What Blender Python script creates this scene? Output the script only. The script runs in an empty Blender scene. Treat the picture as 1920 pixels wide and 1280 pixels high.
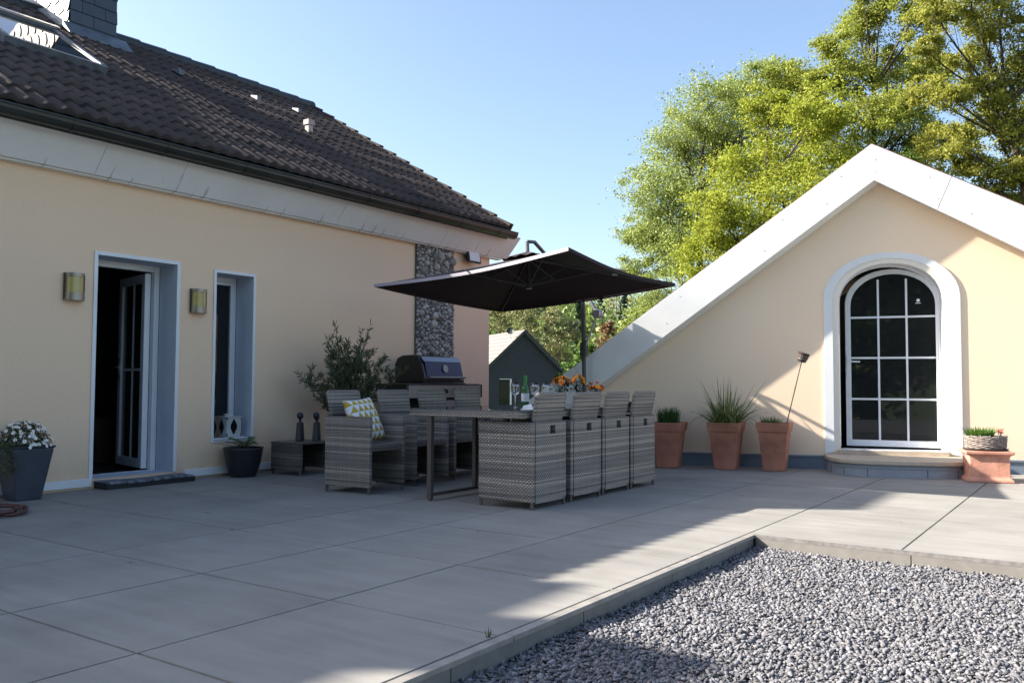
import bpy, math, random
import numpy as np
from mathutils import Vector, Matrix
R = math.radians
S = bpy.context.scene
COL = S.collection

# ------------------------------------------------------------------ camera
cam = bpy.data.cameras.new('camera'); co = bpy.data.objects.new('camera', cam); COL.objects.link(co)
yaw, pitch, roll = -.605800, .0471, .0047
cy, sy, cp, sp, cr, sr = math.cos(yaw), math.sin(yaw), math.cos(pitch), math.sin(pitch), math.cos(roll), math.sin(roll)
fw = Vector((sy*cp, cy*cp, sp)); rt = Vector((cy, -sy, 0)); up = rt.cross(fw)
r2 = rt*cr + up*sr; u2 = up*cr - rt*sr
co.matrix_world = Matrix(((r2.x, u2.x, -fw.x, 0), (r2.y, u2.y, -fw.y, 0), (r2.z, u2.z, -fw.z, .9454), (0, 0, 0, 1)))
cam.sensor_width = 36; cam.lens = 1620.53/1920*36; cam.clip_end = 3000; cam.clip_start = .05
S.camera = co

# ------------------------------------------------------------------ light
SUN_AZ, SUN_EL = 31.0, 30.1          # direction the light travels (from +x towards +y), elevation
w = bpy.data.worlds.new('World'); S.world = w; w.use_nodes = True
nt = w.node_tree; bg = nt.nodes['Background']
sky = nt.nodes.new('ShaderNodeTexSky'); sky.sky_type = 'NISHITA'; sky.sun_disc = False
sky.sun_elevation = R(SUN_EL)
# towards the sun: azimuth angle (from +x, ccw) = 180+31 ; blender: rotation 0 = +y, clockwise
sky.sun_rotation = R(90-(180+SUN_AZ))
sky.altitude = 200; sky.air_density = 1.0; sky.dust_density = 2.6; sky.ozone_density = 1.6
nt.links.new(sky.outputs[0], bg.inputs[0]); bg.inputs[1].default_value = .096
sl = bpy.data.lights.new('sun', 'SUN'); so = bpy.data.objects.new('sun', sl); COL.objects.link(so)
sl.energy = 5.0; sl.angle = R(.53); sl.color = (1, .93, .82)
d = Vector((math.cos(R(SUN_AZ))*math.cos(R(SUN_EL)), math.sin(R(SUN_AZ))*math.cos(R(SUN_EL)), -math.sin(R(SUN_EL))))
so.rotation_euler = d.to_track_quat('-Z', 'Y').to_euler(); so.location = (-20, -10, 15)
S.view_settings.view_transform = 'Standard'; S.view_settings.look = 'None'
S.view_settings.exposure = 1.7; S.view_settings.gamma = 1

rnd = random.Random(7); nr = np.random.default_rng(11)

# ------------------------------------------------------------------ materials
MATS = {}
def mat(name, col=(.5, .5, .5), rough=.6, metal=0, spec=.5, nscale=0, namt=.15, bump=0, bscale=80, island=0, alpha=None, trans=0, coat=0, ior=None):
    m = bpy.data.materials.new(name); m.use_nodes = True; MATS[name] = m
    n = m.node_tree.nodes; l = m.node_tree.links; b = n['Principled BSDF']
    b.inputs['Base Color'].default_value = (*col, 1); b.inputs['Roughness'].default_value = rough
    b.inputs['Metallic'].default_value = metal; b.inputs['Specular IOR Level'].default_value = spec
    b.inputs['Transmission Weight'].default_value = trans; b.inputs['Coat Weight'].default_value = coat
    if ior: b.inputs['IOR'].default_value = ior
    tc = n.new('ShaderNodeTexCoord')
    src = None
    if nscale:
        t = n.new('ShaderNodeTexNoise'); t.inputs['Scale'].default_value = nscale; t.inputs['Detail'].default_value = 6
        l.new(tc.outputs['Object'], t.inputs['Vector'])
        mx = n.new('ShaderNodeMix'); mx.data_type = 'RGBA'
        mx.inputs[6].default_value = (*[c*(1-namt) for c in col], 1); mx.inputs[7].default_value = (*[min(1, c*(1+namt)) for c in col], 1)
        mr = n.new('ShaderNodeMapRange'); mr.inputs[1].default_value = .3; mr.inputs[2].default_value = .7
        l.new(t.outputs['Fac'], mr.inputs[0]); l.new(mr.outputs[0], mx.inputs[0]); src = mx.outputs[2]
    if island:
        g = n.new('ShaderNodeNewGeometry'); hs = n.new('ShaderNodeHueSaturation')
        if src: l.new(src, hs.inputs['Color'])
        else: hs.inputs['Color'].default_value = (*col, 1)
        mr = n.new('ShaderNodeMapRange'); mr.inputs[3].default_value = 1-island; mr.inputs[4].default_value = 1+island
        l.new(g.outputs['Random Per Island'], mr.inputs[0]); l.new(mr.outputs[0], hs.inputs['Value'])
        src = hs.outputs[0]
    if src: l.new(src, b.inputs['Base Color'])
    if bump:
        t = n.new('ShaderNodeTexNoise'); t.inputs['Scale'].default_value = bscale; t.inputs['Detail'].default_value = 4
        l.new(tc.outputs['Object'], t.inputs['Vector'])
        bp = n.new('ShaderNodeBump'); bp.inputs['Strength'].default_value = 1; bp.inputs['Distance'].default_value = bump
        l.new(t.outputs['Fac'], bp.inputs['Height']); l.new(bp.outputs[0], b.inputs['Normal'])
    return m

def leafmat(name, c1, c2, trans=.35, rough=.5):
    """leaf: per-leaf colour between c1 and c2, partly translucent"""
    m = bpy.data.materials.new(name); m.use_nodes = True; MATS[name] = m
    n = m.node_tree.nodes; l = m.node_tree.links; b = n['Principled BSDF']; o = n['Material Output']
    g = n.new('ShaderNodeNewGeometry'); mx = n.new('ShaderNodeMix'); mx.data_type = 'RGBA'
    mx.inputs[6].default_value = (*c1, 1); mx.inputs[7].default_value = (*c2, 1)
    l.new(g.outputs['Random Per Island'], mx.inputs[0]); l.new(mx.outputs[2], b.inputs['Base Color'])
    b.inputs['Roughness'].default_value = rough; b.inputs['Specular IOR Level'].default_value = .3
    tr = n.new('ShaderNodeBsdfTranslucent'); l.new(mx.outputs[2], tr.inputs['Color'])
    ms = n.new('ShaderNodeMixShader'); ms.inputs[0].default_value = trans
    l.new(b.outputs[0], ms.inputs[1]); l.new(tr.outputs[0], ms.inputs[2]); l.new(ms.outputs[0], o.inputs['Surface'])
    return m

def math_node(n, l, op, a, b=None, c=None):
    k = n.new('ShaderNodeMath'); k.operation = op
    for i, v in enumerate((a, b, c)):
        if v is None: continue
        if isinstance(v, (int, float)): k.inputs[i].default_value = v
        else: l.new(v, k.inputs[i])
    return k.outputs[0]

def wicker(name, flat=False, tint=(1, 1, 1), inner=False):
    """woven flat synthetic strands, rows of mixed grey tones, in object coordinates"""
    m = bpy.data.materials.new(name); m.use_nodes = True; MATS[name] = m
    n = m.node_tree.nodes; l = m.node_tree.links; b = n['Principled BSDF']
    tc = n.new('ShaderNodeTexCoord'); sx = n.new('ShaderNodeSeparateXYZ'); l.new(tc.outputs['Object'], sx.inputs[0])
    x, y, z = sx.outputs
    if flat: row, u = x, y
    else: row, u = z, math_node(n, l, 'ADD', x, y)
    ph = .0135; pw = .031
    rr = math_node(n, l, 'DIVIDE', row, ph); ri = math_node(n, l, 'FLOOR', rr); rf = math_node(n, l, 'FRACT', rr)
    uu = math_node(n, l, 'DIVIDE', u, pw)
    # over/under shift every row
    half = math_node(n, l, 'MULTIPLY', ri, .5)
    us = math_node(n, l, 'ADD', uu, half)
    uf = math_node(n, l, 'FRACT', us)
    over = math_node(n, l, 'SINE', math_node(n, l, 'MULTIPLY', us, 2*math.pi))
    prof = math_node(n, l, 'SINE', math_node(n, l, 'MULTIPLY', rf, math.pi))
    h = math_node(n, l, 'MULTIPLY_ADD', over, .45, math_node(n, l, 'MULTIPLY', prof, .7))
    # strand tones
    wn = n.new('ShaderNodeTexWhiteNoise'); wn.noise_dimensions = '2D'
    cb = n.new('ShaderNodeCombineXYZ'); l.new(ri, cb.inputs[0])
    l.new(cb.outputs[0], wn.inputs['Vector'])
    wn2 = n.new('ShaderNodeTexNoise'); wn2.noise_dimensions = '2D'; wn2.inputs['Scale'].default_value = 1
    cb2 = n.new('ShaderNodeCombineXYZ'); l.new(math_node(n, l, 'MULTIPLY', ri, .42), cb2.inputs[0]); l.new(math_node(n, l, 'MULTIPLY', u, .5), cb2.inputs[1])
    l.new(cb2.outputs[0], wn2.inputs['Vector'])
    tone = math_node(n, l, 'MULTIPLY_ADD', wn.outputs['Value'], .34, math_node(n, l, 'MULTIPLY_ADD', wn2.outputs['Fac'], 1.2, -.22))
    rp = n.new('ShaderNodeValToRGB'); e = rp.color_ramp.elements
    e[0].position = .12; e[0].color = (.10*tint[0], .095*tint[1], .092*tint[2], 1)
    e[1].position = .85; e[1].color = (.60*tint[0], .52*tint[1], .43*tint[2], 1)
    k = rp.color_ramp.elements.new(.5); k.color = (.29*tint[0], .262*tint[1], .238*tint[2], 1)
    l.new(tone, rp.inputs[0])
    # strands dive behind the uprights: dark there, dark slits between rows
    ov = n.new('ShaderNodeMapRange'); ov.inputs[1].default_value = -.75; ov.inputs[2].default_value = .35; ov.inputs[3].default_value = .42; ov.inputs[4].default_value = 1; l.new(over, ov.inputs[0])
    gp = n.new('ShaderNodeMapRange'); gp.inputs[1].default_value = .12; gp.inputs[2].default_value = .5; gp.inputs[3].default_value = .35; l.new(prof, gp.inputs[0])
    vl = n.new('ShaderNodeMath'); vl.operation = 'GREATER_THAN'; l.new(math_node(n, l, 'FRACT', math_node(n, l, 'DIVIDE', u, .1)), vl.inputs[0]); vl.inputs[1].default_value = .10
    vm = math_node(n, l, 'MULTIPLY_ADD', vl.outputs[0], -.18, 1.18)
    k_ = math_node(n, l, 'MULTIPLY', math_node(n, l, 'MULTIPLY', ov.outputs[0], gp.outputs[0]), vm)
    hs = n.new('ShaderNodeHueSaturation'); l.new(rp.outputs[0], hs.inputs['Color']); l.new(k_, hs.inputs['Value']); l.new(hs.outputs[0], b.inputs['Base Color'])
    b.inputs['Roughness'].default_value = .42; b.inputs['Specular IOR Level'].default_value = .45
    bp = n.new('ShaderNodeBump'); bp.inputs['Distance'].default_value = .004; bp.inputs['Strength'].default_value = .9
    l.new(h, bp.inputs['Height']); l.new(bp.outputs[0], b.inputs['Normal'])
    return m

def stucco(name, col):
    m = mat(name, col, .9, spec=.2)
    n = m.node_tree.nodes; l = m.node_tree.links; b = n['Principled BSDF']
    tc = n.new('ShaderNodeTexCoord')
    big = n.new('ShaderNodeTexNoise'); big.inputs['Scale'].default_value = .8; big.inputs['Detail'].default_value = 5
    l.new(tc.outputs['Object'], big.inputs['Vector'])
    fine = n.new('ShaderNodeTexNoise'); fine.inputs['Scale'].default_value = 90; fine.inputs['Detail'].default_value = 3
    l.new(tc.outputs['Object'], fine.inputs['Vector'])
    a = math_node(n, l, 'MULTIPLY_ADD', big.outputs['Fac'], .10, .95)
    a = math_node(n, l, 'MULTIPLY_ADD', fine.outputs['Fac'], .30, math_node(n, l, 'SUBTRACT', a, .15))
    sx = n.new('ShaderNodeSeparateXYZ'); l.new(tc.outputs['Object'], sx.inputs[0])
    dn = n.new('ShaderNodeTexNoise'); dn.inputs['Scale'].default_value = 5; dn.inputs['Detail'].default_value = 7; l.new(tc.outputs['Object'], dn.inputs['Vector'])
    lowz = n.new('ShaderNodeMapRange'); lowz.inputs[1].default_value = .5; lowz.inputs[2].default_value = .08; lowz.inputs[3].default_value = 0; lowz.inputs[4].default_value = .34; l.new(sx.outputs[2], lowz.inputs[0])
    a = math_node(n, l, 'SUBTRACT', a, math_node(n, l, 'MULTIPLY', lowz.outputs[0], math_node(n, l, 'POWER', dn.outputs['Fac'], 1.5)))
    hs = n.new('ShaderNodeHueSaturation'); hs.inputs['Color'].default_value = (*col, 1); l.new(a, hs.inputs['Value'])
    l.new(hs.outputs[0], b.inputs['Base Color'])
    mp = n.new('ShaderNodeMapping'); mp.inputs['Scale'].default_value = (1, 1, .45); l.new(tc.outputs['Object'], mp.inputs[0])
    v = n.new('ShaderNodeTexNoise'); v.inputs['Scale'].default_value = 110; v.inputs['Detail'].default_value = 5; l.new(mp.outputs[0], v.inputs['Vector'])
    bp = n.new('ShaderNodeBump'); bp.inputs['Distance'].default_value = .0016; l.new(v.outputs['Fac'], bp.inputs['Height'])
    l.new(bp.outputs[0], b.inputs['Normal'])
    return m

M_wall = stucco('cream_render', (.85, .62, .43))
M_wall2 = stucco('cream_render_annex', (.90, .705, .515))
M_white = mat('white_paint', (.74, .75, .76), .5, nscale=3, namt=.04)
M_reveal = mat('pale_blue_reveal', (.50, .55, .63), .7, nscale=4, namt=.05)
M_whitepvc = mat('white_plastic_frame', (.70, .72, .75), .3, nscale=5, namt=.03)
M_board = mat('white_board', (.78, .78, .775), .45, nscale=3, namt=.06)
M_plinth = mat('blue_grey_plinth', (.16, .20, .25), .55, nscale=6, namt=.1)
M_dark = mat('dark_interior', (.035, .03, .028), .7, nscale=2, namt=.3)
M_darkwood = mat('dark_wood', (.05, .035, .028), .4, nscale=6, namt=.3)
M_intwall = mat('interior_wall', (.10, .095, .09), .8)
M_steel = mat('brushed_steel', (.55, .54, .52), .32, metal=1, nscale=30, namt=.1)
M_black = mat('black_enamel', (.012, .012, .013), .28, nscale=10, namt=.2)
M_blackmatte = mat('black_matte', (.02, .02, .022), .6, nscale=20, namt=.2, bump=.002)
M_rooftile = mat('brown_roof_tile', (.048, .036, .032), .8, spec=.25, nscale=2.2, namt=.35, bump=.003, bscale=60, island=.12)
M_gutter = mat('dark_gutter', (.022, .026, .024), .4, nscale=3, namt=.4)
M_slate = mat('slate', (.026, .030, .038), .33, nscale=8, namt=.3, island=.25, spec=.7)
M_lead = mat('lead_flashing', (.10, .115, .14), .5, nscale=9, namt=.3)
M_terra = mat('terracotta', (.40, .165, .105), .8, nscale=4.5, namt=.32, bump=.002, bscale=35)
M_terra2 = mat('weathered_terracotta', (.50, .24, .17), .8, nscale=9, namt=.22, bump=.003, bscale=40)
M_soil = mat('soil', (.035, .024, .017), .95, nscale=40, namt=.5, bump=.01)
M_planter = mat('slate_blue_planter', (.045, .055, .075), .45, nscale=5, namt=.2)
M_bowl = mat('black_planter', (.018, .020, .024), .4, nscale=5, namt=.2)
M_hose = mat('rubber_hose', (.09, .035, .035), .45, nscale=20, namt=.2)
M_fabric = mat('aubergine_canopy', (.026, .012, .016), .85, nscale=30, namt=.1, bump=.001, bscale=400)
M_pole = mat('grey_powder_coat', (.05, .05, .055), .4, nscale=8, namt=.2)
M_polelight = mat('silver_joint', (.42, .42, .44), .35, metal=.6)
M_step = mat('sand_stone_step', (.46, .385, .30), .7, nscale=12, namt=.12, bump=.001)
M_tile_riser = mat('grey_blue_tile', (.27, .30, .34), .5, nscale=9, namt=.1)
M_stone_top = M_step
M_basket = mat('weathered_willow', (.24, .20, .18), .8, nscale=40, namt=.4)
M_rust = mat('dark_rust_iron', (.06, .04, .033), .7, nscale=60, namt=.4)
M_sculpt = mat('dark_bronze', (.020, .022, .028), .42, nscale=18, namt=.3, bump=.002)
M_pebble = mat('river_pebble', (.36, .335, .305), .7, nscale=25, namt=.25, island=.5)
M_mortar = mat('mortar', (.10, .095, .09), .9, nscale=40, namt=.3, bump=.005)
M_mat = mat('patterned_mat', (.16, .17, .20), .95, nscale=26, namt=.7, bump=.006, bscale=160)
M_slab_edge = mat('slab_edge', (.17, .16, .155), .8, nscale=30, namt=.25)
M_kerb = mat('kerb_tile', (.185, .172, .158), .6, nscale=14, namt=.1)
M_joint = mat('dark_joint', (.03, .028, .025), .95)
M_earth = mat('earth', (.10, .09, .06), .95, nscale=.6, namt=.4)
M_napkin = mat('white_cloth', (.75, .76, .78), .8, nscale=20, namt=.08)
M_bark = mat('bark', (.055, .042, .033), .9, nscale=14, namt=.4, bump=.02, bscale=20)
M_bark2 = mat('pale_bark', (.17, .15, .125), .9, nscale=10, namt=.3)
M_petal_w = mat('white_petal', (.78, .78, .76), .6, island=.08)
M_yellow = mat('yellow_disc', (.65, .42, .05), .7)
M_orange = mat('orange_petal', (.85, .23, .03), .6, island=.35)
M_amber = mat('amber_petal', (.88, .42, .03), .6, island=.25)
M_redpetal = mat('red_petal', (.5, .07, .03), .6, island=.3)
M_redtile = mat('red_clay_edge', (.19, .085, .065), .7, nscale=6, namt=.3)
M_greytile = mat('pale_grey_roof', (.17, .15, .138), .8, nscale=5, namt=.15)
M_dgable = mat('slate_grey_cladding', (.027, .031, .040), .7, nscale=12, namt=.2, bump=.004, bscale=18)
M_wwhite = mat('lantern_white', (.48, .48, .46), .6, nscale=10, namt=.1)
M_brownbox = mat('brown_wood', (.12, .07, .045), .6, nscale=14, namt=.3)
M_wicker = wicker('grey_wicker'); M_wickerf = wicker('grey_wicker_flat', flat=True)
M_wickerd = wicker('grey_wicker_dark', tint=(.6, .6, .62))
M_foot = mat('bronze_foot', (.13, .11, .10), .4, metal=.3)
L_oleander = leafmat('oleander_leaf', (.06, .08, .04), (.13, .16, .08), .2)
L_daisy = leafmat('dark_green_leaf', (.02, .04, .015), (.05, .08, .03), .15)
L_grass = leafmat('blade_green', (.05, .10, .02), (.24, .27, .10), .3)
L_grassd = leafmat('blade_dark_green', (.02, .065, .012), (.05, .12, .025), .2)
L_lush = leafmat('lush_leaf', (.06, .13, .02), (.12, .22, .04), .3)
L_tree_lime = leafmat('lime_leaf', (.18, .24, .03), (.42, .44, .06), .5)
L_tree_pale = leafmat('pale_maple_leaf', (.17, .23, .06), (.38, .43, .13), .4)
L_tree_oak = leafmat('young_oak_leaf', (.18, .20, .035), (.40, .40, .08), .5)
L_tree_mix = leafmat('oak_lime_leaf', (.18, .22, .035), (.40, .43, .08), .5)
L_tree_green = leafmat('mid_leaf', (.07, .13, .025), (.16, .22, .05), .35)
L_forest = leafmat('forest_leaf', (.08, .13, .03), (.22, .28, .07), .3)
L_scrub = leafmat('scrub_leaf', (.17, .19, .08), (.32, .31, .14), .3)
L_russet = leafmat('russet_leaf', (.12, .07, .03), (.24, .13, .06), .3)
L_spruce = leafmat('spruce_leaf', (.02, .045, .02), (.04, .07, .03), .1)

def glass_mat(name, tint=(.015, .017, .018), refl=.5, alpha=.55):
    """window glass: mirror-like reflection over a dark see-through pane"""
    m = bpy.data.materials.new(name); m.use_nodes = True; n = m.node_tree.nodes; l = m.node_tree.links
    b = n['Principled BSDF']; o = n['Material Output']
    b.inputs['Base Color'].default_value = (*tint, 1); b.inputs['Roughness'].default_value = .02
    b.inputs['Specular IOR Level'].default_value = refl; b.inputs['IOR'].default_value = 1.5
    t = n.new('ShaderNodeBsdfTransparent'); t.inputs[0].default_value = (.8, .83, .82, 1); ms = n.new('ShaderNodeMixShader')
    ms.inputs[0].default_value = alpha
    l.new(t.outputs[0], ms.inputs[1]); l.new(b.outputs[0], ms.inputs[2]); l.new(ms.outputs[0], o.inputs['Surface'])
    return m
M_glass = glass_mat('window_glass', refl=.8)
M_glassdk = glass_mat('dark_window_glass', refl=.5, alpha=.88)
M_skyglass = glass_mat('skylight_glass', tint=(.02, .03, .035), refl=1.6, alpha=.95)
M_grillglass = mat('grill_lid_front', (.012, .045, .12), .3, spec=.3)
M_wineglass = mat('clear_glass', (1, 1, 1), .0, trans=1, ior=1.45)
M_green = mat('green_bottle_glass', (.12, .42, .12), .05, trans=.75, ior=1.45)
M_lampglass = mat('amber_lamp_glass', (.72, .58, .22), .15, nscale=10, namt=.08, trans=.45)
M_bulb = mat('lamp_bulb', (.55, .5, .35), .2, trans=.3)

# ------------------------------------------------------------------ mesh helpers
class MB:
    def __init__(s): s.v = []; s.f = []; s.m = []
    def add(s, vs, fs, mi=0):
        o = len(s.v); s.v += [tuple(v) for v in vs]; s.f += [tuple(i+o for i in f) for f in fs]; s.m += [mi]*len(fs)
    def box(s, a, b, mi=0, M=None):
        x0, y0, z0 = a; x1, y1, z1 = b
        vs = [(x0, y0, z0), (x1, y0, z0), (x1, y1, z0), (x0, y1, z0), (x0, y0, z1), (x1, y0, z1), (x1, y1, z1), (x0, y1, z1)]
        if M is not None: vs = [tuple(M @ Vector(v)) for v in vs]
        s.add(vs, [(0, 3, 2, 1), (4, 5, 6, 7), (0, 1, 5, 4), (1, 2, 6, 5), (2, 3, 7, 6), (3, 0, 4, 7)], mi)
    def hexa(s, bot, top, mi=0):
        """bot/top: 4 points each, ccw seen from above"""
        s.add(list(bot)+list(top), [(0, 3, 2, 1), (4, 5, 6, 7), (0, 1, 5, 4), (1, 2, 6, 5), (2, 3, 7, 6), (3, 0, 4, 7)], mi)
    def tube(s, pts, r, n=8, mi=0, cap=True):
        pts = [Vector(p) for p in pts]; rs = r if isinstance(r, (list, tuple)) else [r]*len(pts)
        t0 = (pts[1]-pts[0]).normalized(); a = t0.orthogonal().normalized(); rings = []
        for i, p in enumerate(pts):
            t = (pts[min(i+1, len(pts)-1)]-pts[max(i-1, 0)]).normalized()
            a = (a - t*a.dot(t)); a = a.normalized() if a.length > 1e-6 else t.orthogonal().normalized()
            b = t.cross(a); rings.append([p+(a*math.cos(2*math.pi*k/n)+b*math.sin(2*math.pi*k/n))*rs[i] for k in range(n)])
        vs = [v for rg in rings for v in rg]; fs = []
        for i in range(len(pts)-1):
            for k in range(n): fs.append((i*n+k, i*n+(k+1) % n, (i+1)*n+(k+1) % n, (i+1)*n+k))
        if cap: fs.append(tuple(range(n-1, -1, -1))); fs.append(tuple((len(pts)-1)*n+k for k in range(n)))
        s.add(vs, fs, mi)
    def lathe(s, prof, c=(0, 0, 0), n=24, mi=0, M=None, a0=0, a1=2*math.pi, cap=True):
        full = abs(a1-a0-2*math.pi) < 1e-6; m = n if full else n+1; vs = []
        for r, z in prof:
            for k in range(m):
                a = a0+(a1-a0)*k/n; p = Vector((r*math.cos(a), r*math.sin(a), z))
                if M is not None: p = M @ p
                vs.append((p.x+c[0], p.y+c[1], p.z+c[2]))
        fs = []
        for i in range(len(prof)-1):
            for k in range(n): fs.append((i*m+k, i*m+(k+1) % m, (i+1)*m+(k+1) % m, (i+1)*m+k))
        if cap and full:
            if prof[0][0] > 1e-5: fs.append(tuple(range(m-1, -1, -1)))
            if prof[-1][0] > 1e-5: fs.append(tuple((len(prof)-1)*m+k for k in range(m)))
        s.add(vs, fs, mi)
    def prism(s, poly, fn, d0, d1, mi=0):
        """poly: 2-D points, fn(u, v, d) -> 3-D"""
        n = len(poly); vs = [fn(u, v, d0) for u, v in poly]+[fn(u, v, d1) for u, v in poly]
        s.add(vs, [tuple(range(n-1, -1, -1)), tuple(range(n, 2*n))]+[(i, (i+1) % n, n+(i+1) % n, n+i) for i in range(n)], mi)
    def build(s, name, mats, parent=None, smooth=False, bevel=0, fix=True):
        me = bpy.data.meshes.new(name); me.from_pydata(s.v, [], s.f)
        for m in (mats if isinstance(mats, (list, tuple)) else [mats]): me.materials.append(m)
        if any(s.m): me.polygons.foreach_set('material_index', s.m)
        if fix:
            import bmesh
            bm = bmesh.new(); bm.from_mesh(me); bmesh.ops.recalc_face_normals(bm, faces=bm.faces); bm.to_mesh(me); bm.free()
        if smooth: me.polygons.foreach_set('use_smooth', [True]*len(me.polygons))
        me.update()
        o = bpy.data.objects.new(name, me); COL.objects.link(o)
        if parent: o.parent = parent
        if smooth == 'auto':
            pass
        if bevel:
            md = o.modifiers.new('bevel', 'BEVEL'); md.width = bevel; md.segments = 2; md.limit_method = 'ANGLE'; md.angle_limit = R(40)
        return o

def npmesh(name, V, F, mats, parent=None, mi=None, smooth=False):
    """V (n,3), F (m,k) same-size polygons"""
    me = bpy.data.meshes.new(name); V = np.asarray(V, np.float32); F = np.asarray(F, np.int32)
    me.vertices.add(len(V)); me.vertices.foreach_set('co', V.ravel())
    k = F.shape[1]; me.loops.add(F.size); me.loops.foreach_set('vertex_index', F.ravel())
    me.polygons.add(len(F)); me.polygons.foreach_set('loop_start', np.arange(0, F.size, k, dtype=np.int32))
    me.polygons.foreach_set('loop_total', np.full(len(F), k, np.int32))
    for m in (mats if isinstance(mats, (list, tuple)) else [mats]): me.materials.append(m)
    if mi is not None: me.polygons.foreach_set('material_index', np.asarray(mi, np.int32))
    if smooth: me.polygons.foreach_set('use_smooth', np.ones(len(F), bool))
    me.update(calc_edges=True); me.validate()
    o = bpy.data.objects.new(name, me); COL.objects.link(o)
    if parent: o.parent = parent
    return o

def tag(o, label=None, cat=None, group=None, kind=None):
    if label: o['label'] = label
    if cat: o['category'] = cat
    if group: o['group'] = group
    if kind: o['kind'] = kind
    return o
def thing(name, label, cat, loc=(0, 0, 0), rz=0, group=None):
    o = bpy.data.objects.new(name, None); COL.objects.link(o); o.location = loc; o.rotation_euler = (0, 0, rz)
    o.empty_display_size = .2
    return tag(o, label, cat, group)
def dup(root, loc=None, rz=None, label=None, skip=()):
    r = root.copy(); COL.objects.link(r)
    if loc is not None: r.location = loc
    if rz is not None: r.rotation_euler = (0, 0, rz)
    if label: r['label'] = label
    def rec(src, dst):
        for ch in list(src.children):
            if ch.name.split('.')[0] in skip: continue
            c = ch.copy(); COL.objects.link(c); c.parent = dst; rec(ch, c)
    rec(root, r); return r
def off(mb, loc):
    mb.v = [(x-loc[0], y-loc[1], z-loc[2]) for x, y, z in mb.v]; return mb

# leaf clouds: cards = oriented quads at points
def cards(P, N, U, L, W, fold=0):
    """P centres, U long axis (unit), N normal (unit) -> 4-vertex diamonds"""
    P = np.asarray(P, float); U = U/np.linalg.norm(U, axis=1)[:, None]; T = np.cross(N, U); T /= np.linalg.norm(T, axis=1)[:, None]+1e-9
    L = np.asarray(L)[:, None]; W = np.asarray(W)[:, None]
    v0 = P-U*L*.5; v1 = P-U*L*.02+T*W*.5; v2 = P+U*L*.5; v3 = P-U*L*.02-T*W*.5
    V = np.stack([v0, v1, v2, v3], 1).reshape(-1, 3); F = np.arange(len(P)*4).reshape(-1, 4)
    return V, F
def rdir(n, bias=(0, 0, 0), k=1.0):
    v = nr.normal(size=(n, 3)); v /= np.linalg.norm(v, axis=1)[:, None]; v = v*k+np.array(bias); v /= np.linalg.norm(v, axis=1)[:, None]; return v

# ================================================================== SETTING
def sstep(a, b, t): t = np.clip((t-a)/(b-a), 0, 1); return t*t*(3-2*t)
def gh(x, y):
    x = np.asarray(x, float); y = np.asarray(y, float)
    dd = y*.86-x*.5                       # distance along the view
    h = -.45 - 2.6*sstep(11.5, 20, dd)
    h = h + 15.5*sstep(48, 190, dd) + 12*sstep(150, 420, dd)
    h = h + .8*np.sin(x*.05+1)*sstep(40, 90, dd)*np.cos(y*.043)
    return h
def build_ground():
    r = np.concatenate([np.linspace(-40, 40, 54)[1:-1], -np.geomspace(40, 1500, 26), np.geomspace(40, 1500, 26)]); r.sort()
    X, Y = np.meshgrid(r-2, r+6, indexing='ij'); Z = gh(X, Y)
    n = len(r); idx = np.arange(n*n).reshape(n, n)
    F = np.stack([idx[:-1, :-1], idx[1:, :-1], idx[1:, 1:], idx[:-1, 1:]], -1).reshape(-1, 4)
    m = mat('meadow', (.07, .10, .03), .95, nscale=.25, namt=.45, bump=.05, bscale=6)
    o = npmesh('ground', np.stack([X.ravel(), Y.ravel(), Z.ravel()], 1), F, m, smooth=True); tag(o, kind='structure')
build_ground()

# terrace: large-format tiles on a base, open to the gravel bed
M_tile = mat('terrace_tile', (.35, .335, .31), .7, spec=.15)
def tile_nodes():
    n = M_tile.node_tree.nodes; l = M_tile.node_tree.links; b = n['Principled BSDF']
    tc = n.new('ShaderNodeTexCoord'); mp = n.new('ShaderNodeMapping'); mp.inputs['Scale'].default_value = (.8, 7, 1); l.new(tc.outputs['Object'], mp.inputs[0])
    a = n.new('ShaderNodeTexNoise'); a.inputs['Scale'].default_value = 1.6; a.inputs['Detail'].default_value = 8; a.inputs['Roughness'].default_value = .65; l.new(mp.outputs[0], a.inputs['Vector'])
    c = n.new('ShaderNodeTexNoise'); c.inputs['Scale'].default_value = 2.2; c.inputs['Detail'].default_value = 4; l.new(tc.outputs['Object'], c.inputs['Vector'])
    f = n.new('ShaderNodeTexNoise'); f.inputs['Scale'].default_value = 220; l.new(tc.outputs['Object'], f.inputs['Vector'])
    g = n.new('ShaderNodeNewGeometry')
    v = math_node(n, l, 'MULTIPLY_ADD', a.outputs['Fac'], .60, .65)
    v = math_node(n, l, 'MULTIPLY_ADD', c.outputs['Fac'], .50, math_node(n, l, 'SUBTRACT', v, .24))
    v = math_node(n, l, 'MULTIPLY_ADD', f.outputs['Fac'], .14, math_node(n, l, 'SUBTRACT', v, .07))
    v = math_node(n, l, 'MULTIPLY_ADD', g.outputs['Random Per Island'], .09, v)
    hs = n.new('ShaderNodeHueSaturation'); hs.inputs['Color'].default_value = (.258, .247, .228, 1); l.new(v, hs.inputs['Value'])
    l.new(hs.outputs[0], b.inputs['Base Color'])
    rr = math_node(n, l, 'MULTIPLY_ADD', a.outputs['Fac'], .3, .55); l.new(rr, b.inputs['Roughness'])
    bp = n.new('ShaderNodeBump'); bp.inputs['Distance'].default_value = .0012; l.new(f.outputs['Fac'], bp.inputs['Height']); l.new(bp.outputs[0], b.inputs['Normal'])
tile_nodes()
GX, GY, T = -1.905, 5.37, .9
mb = MB()
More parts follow.
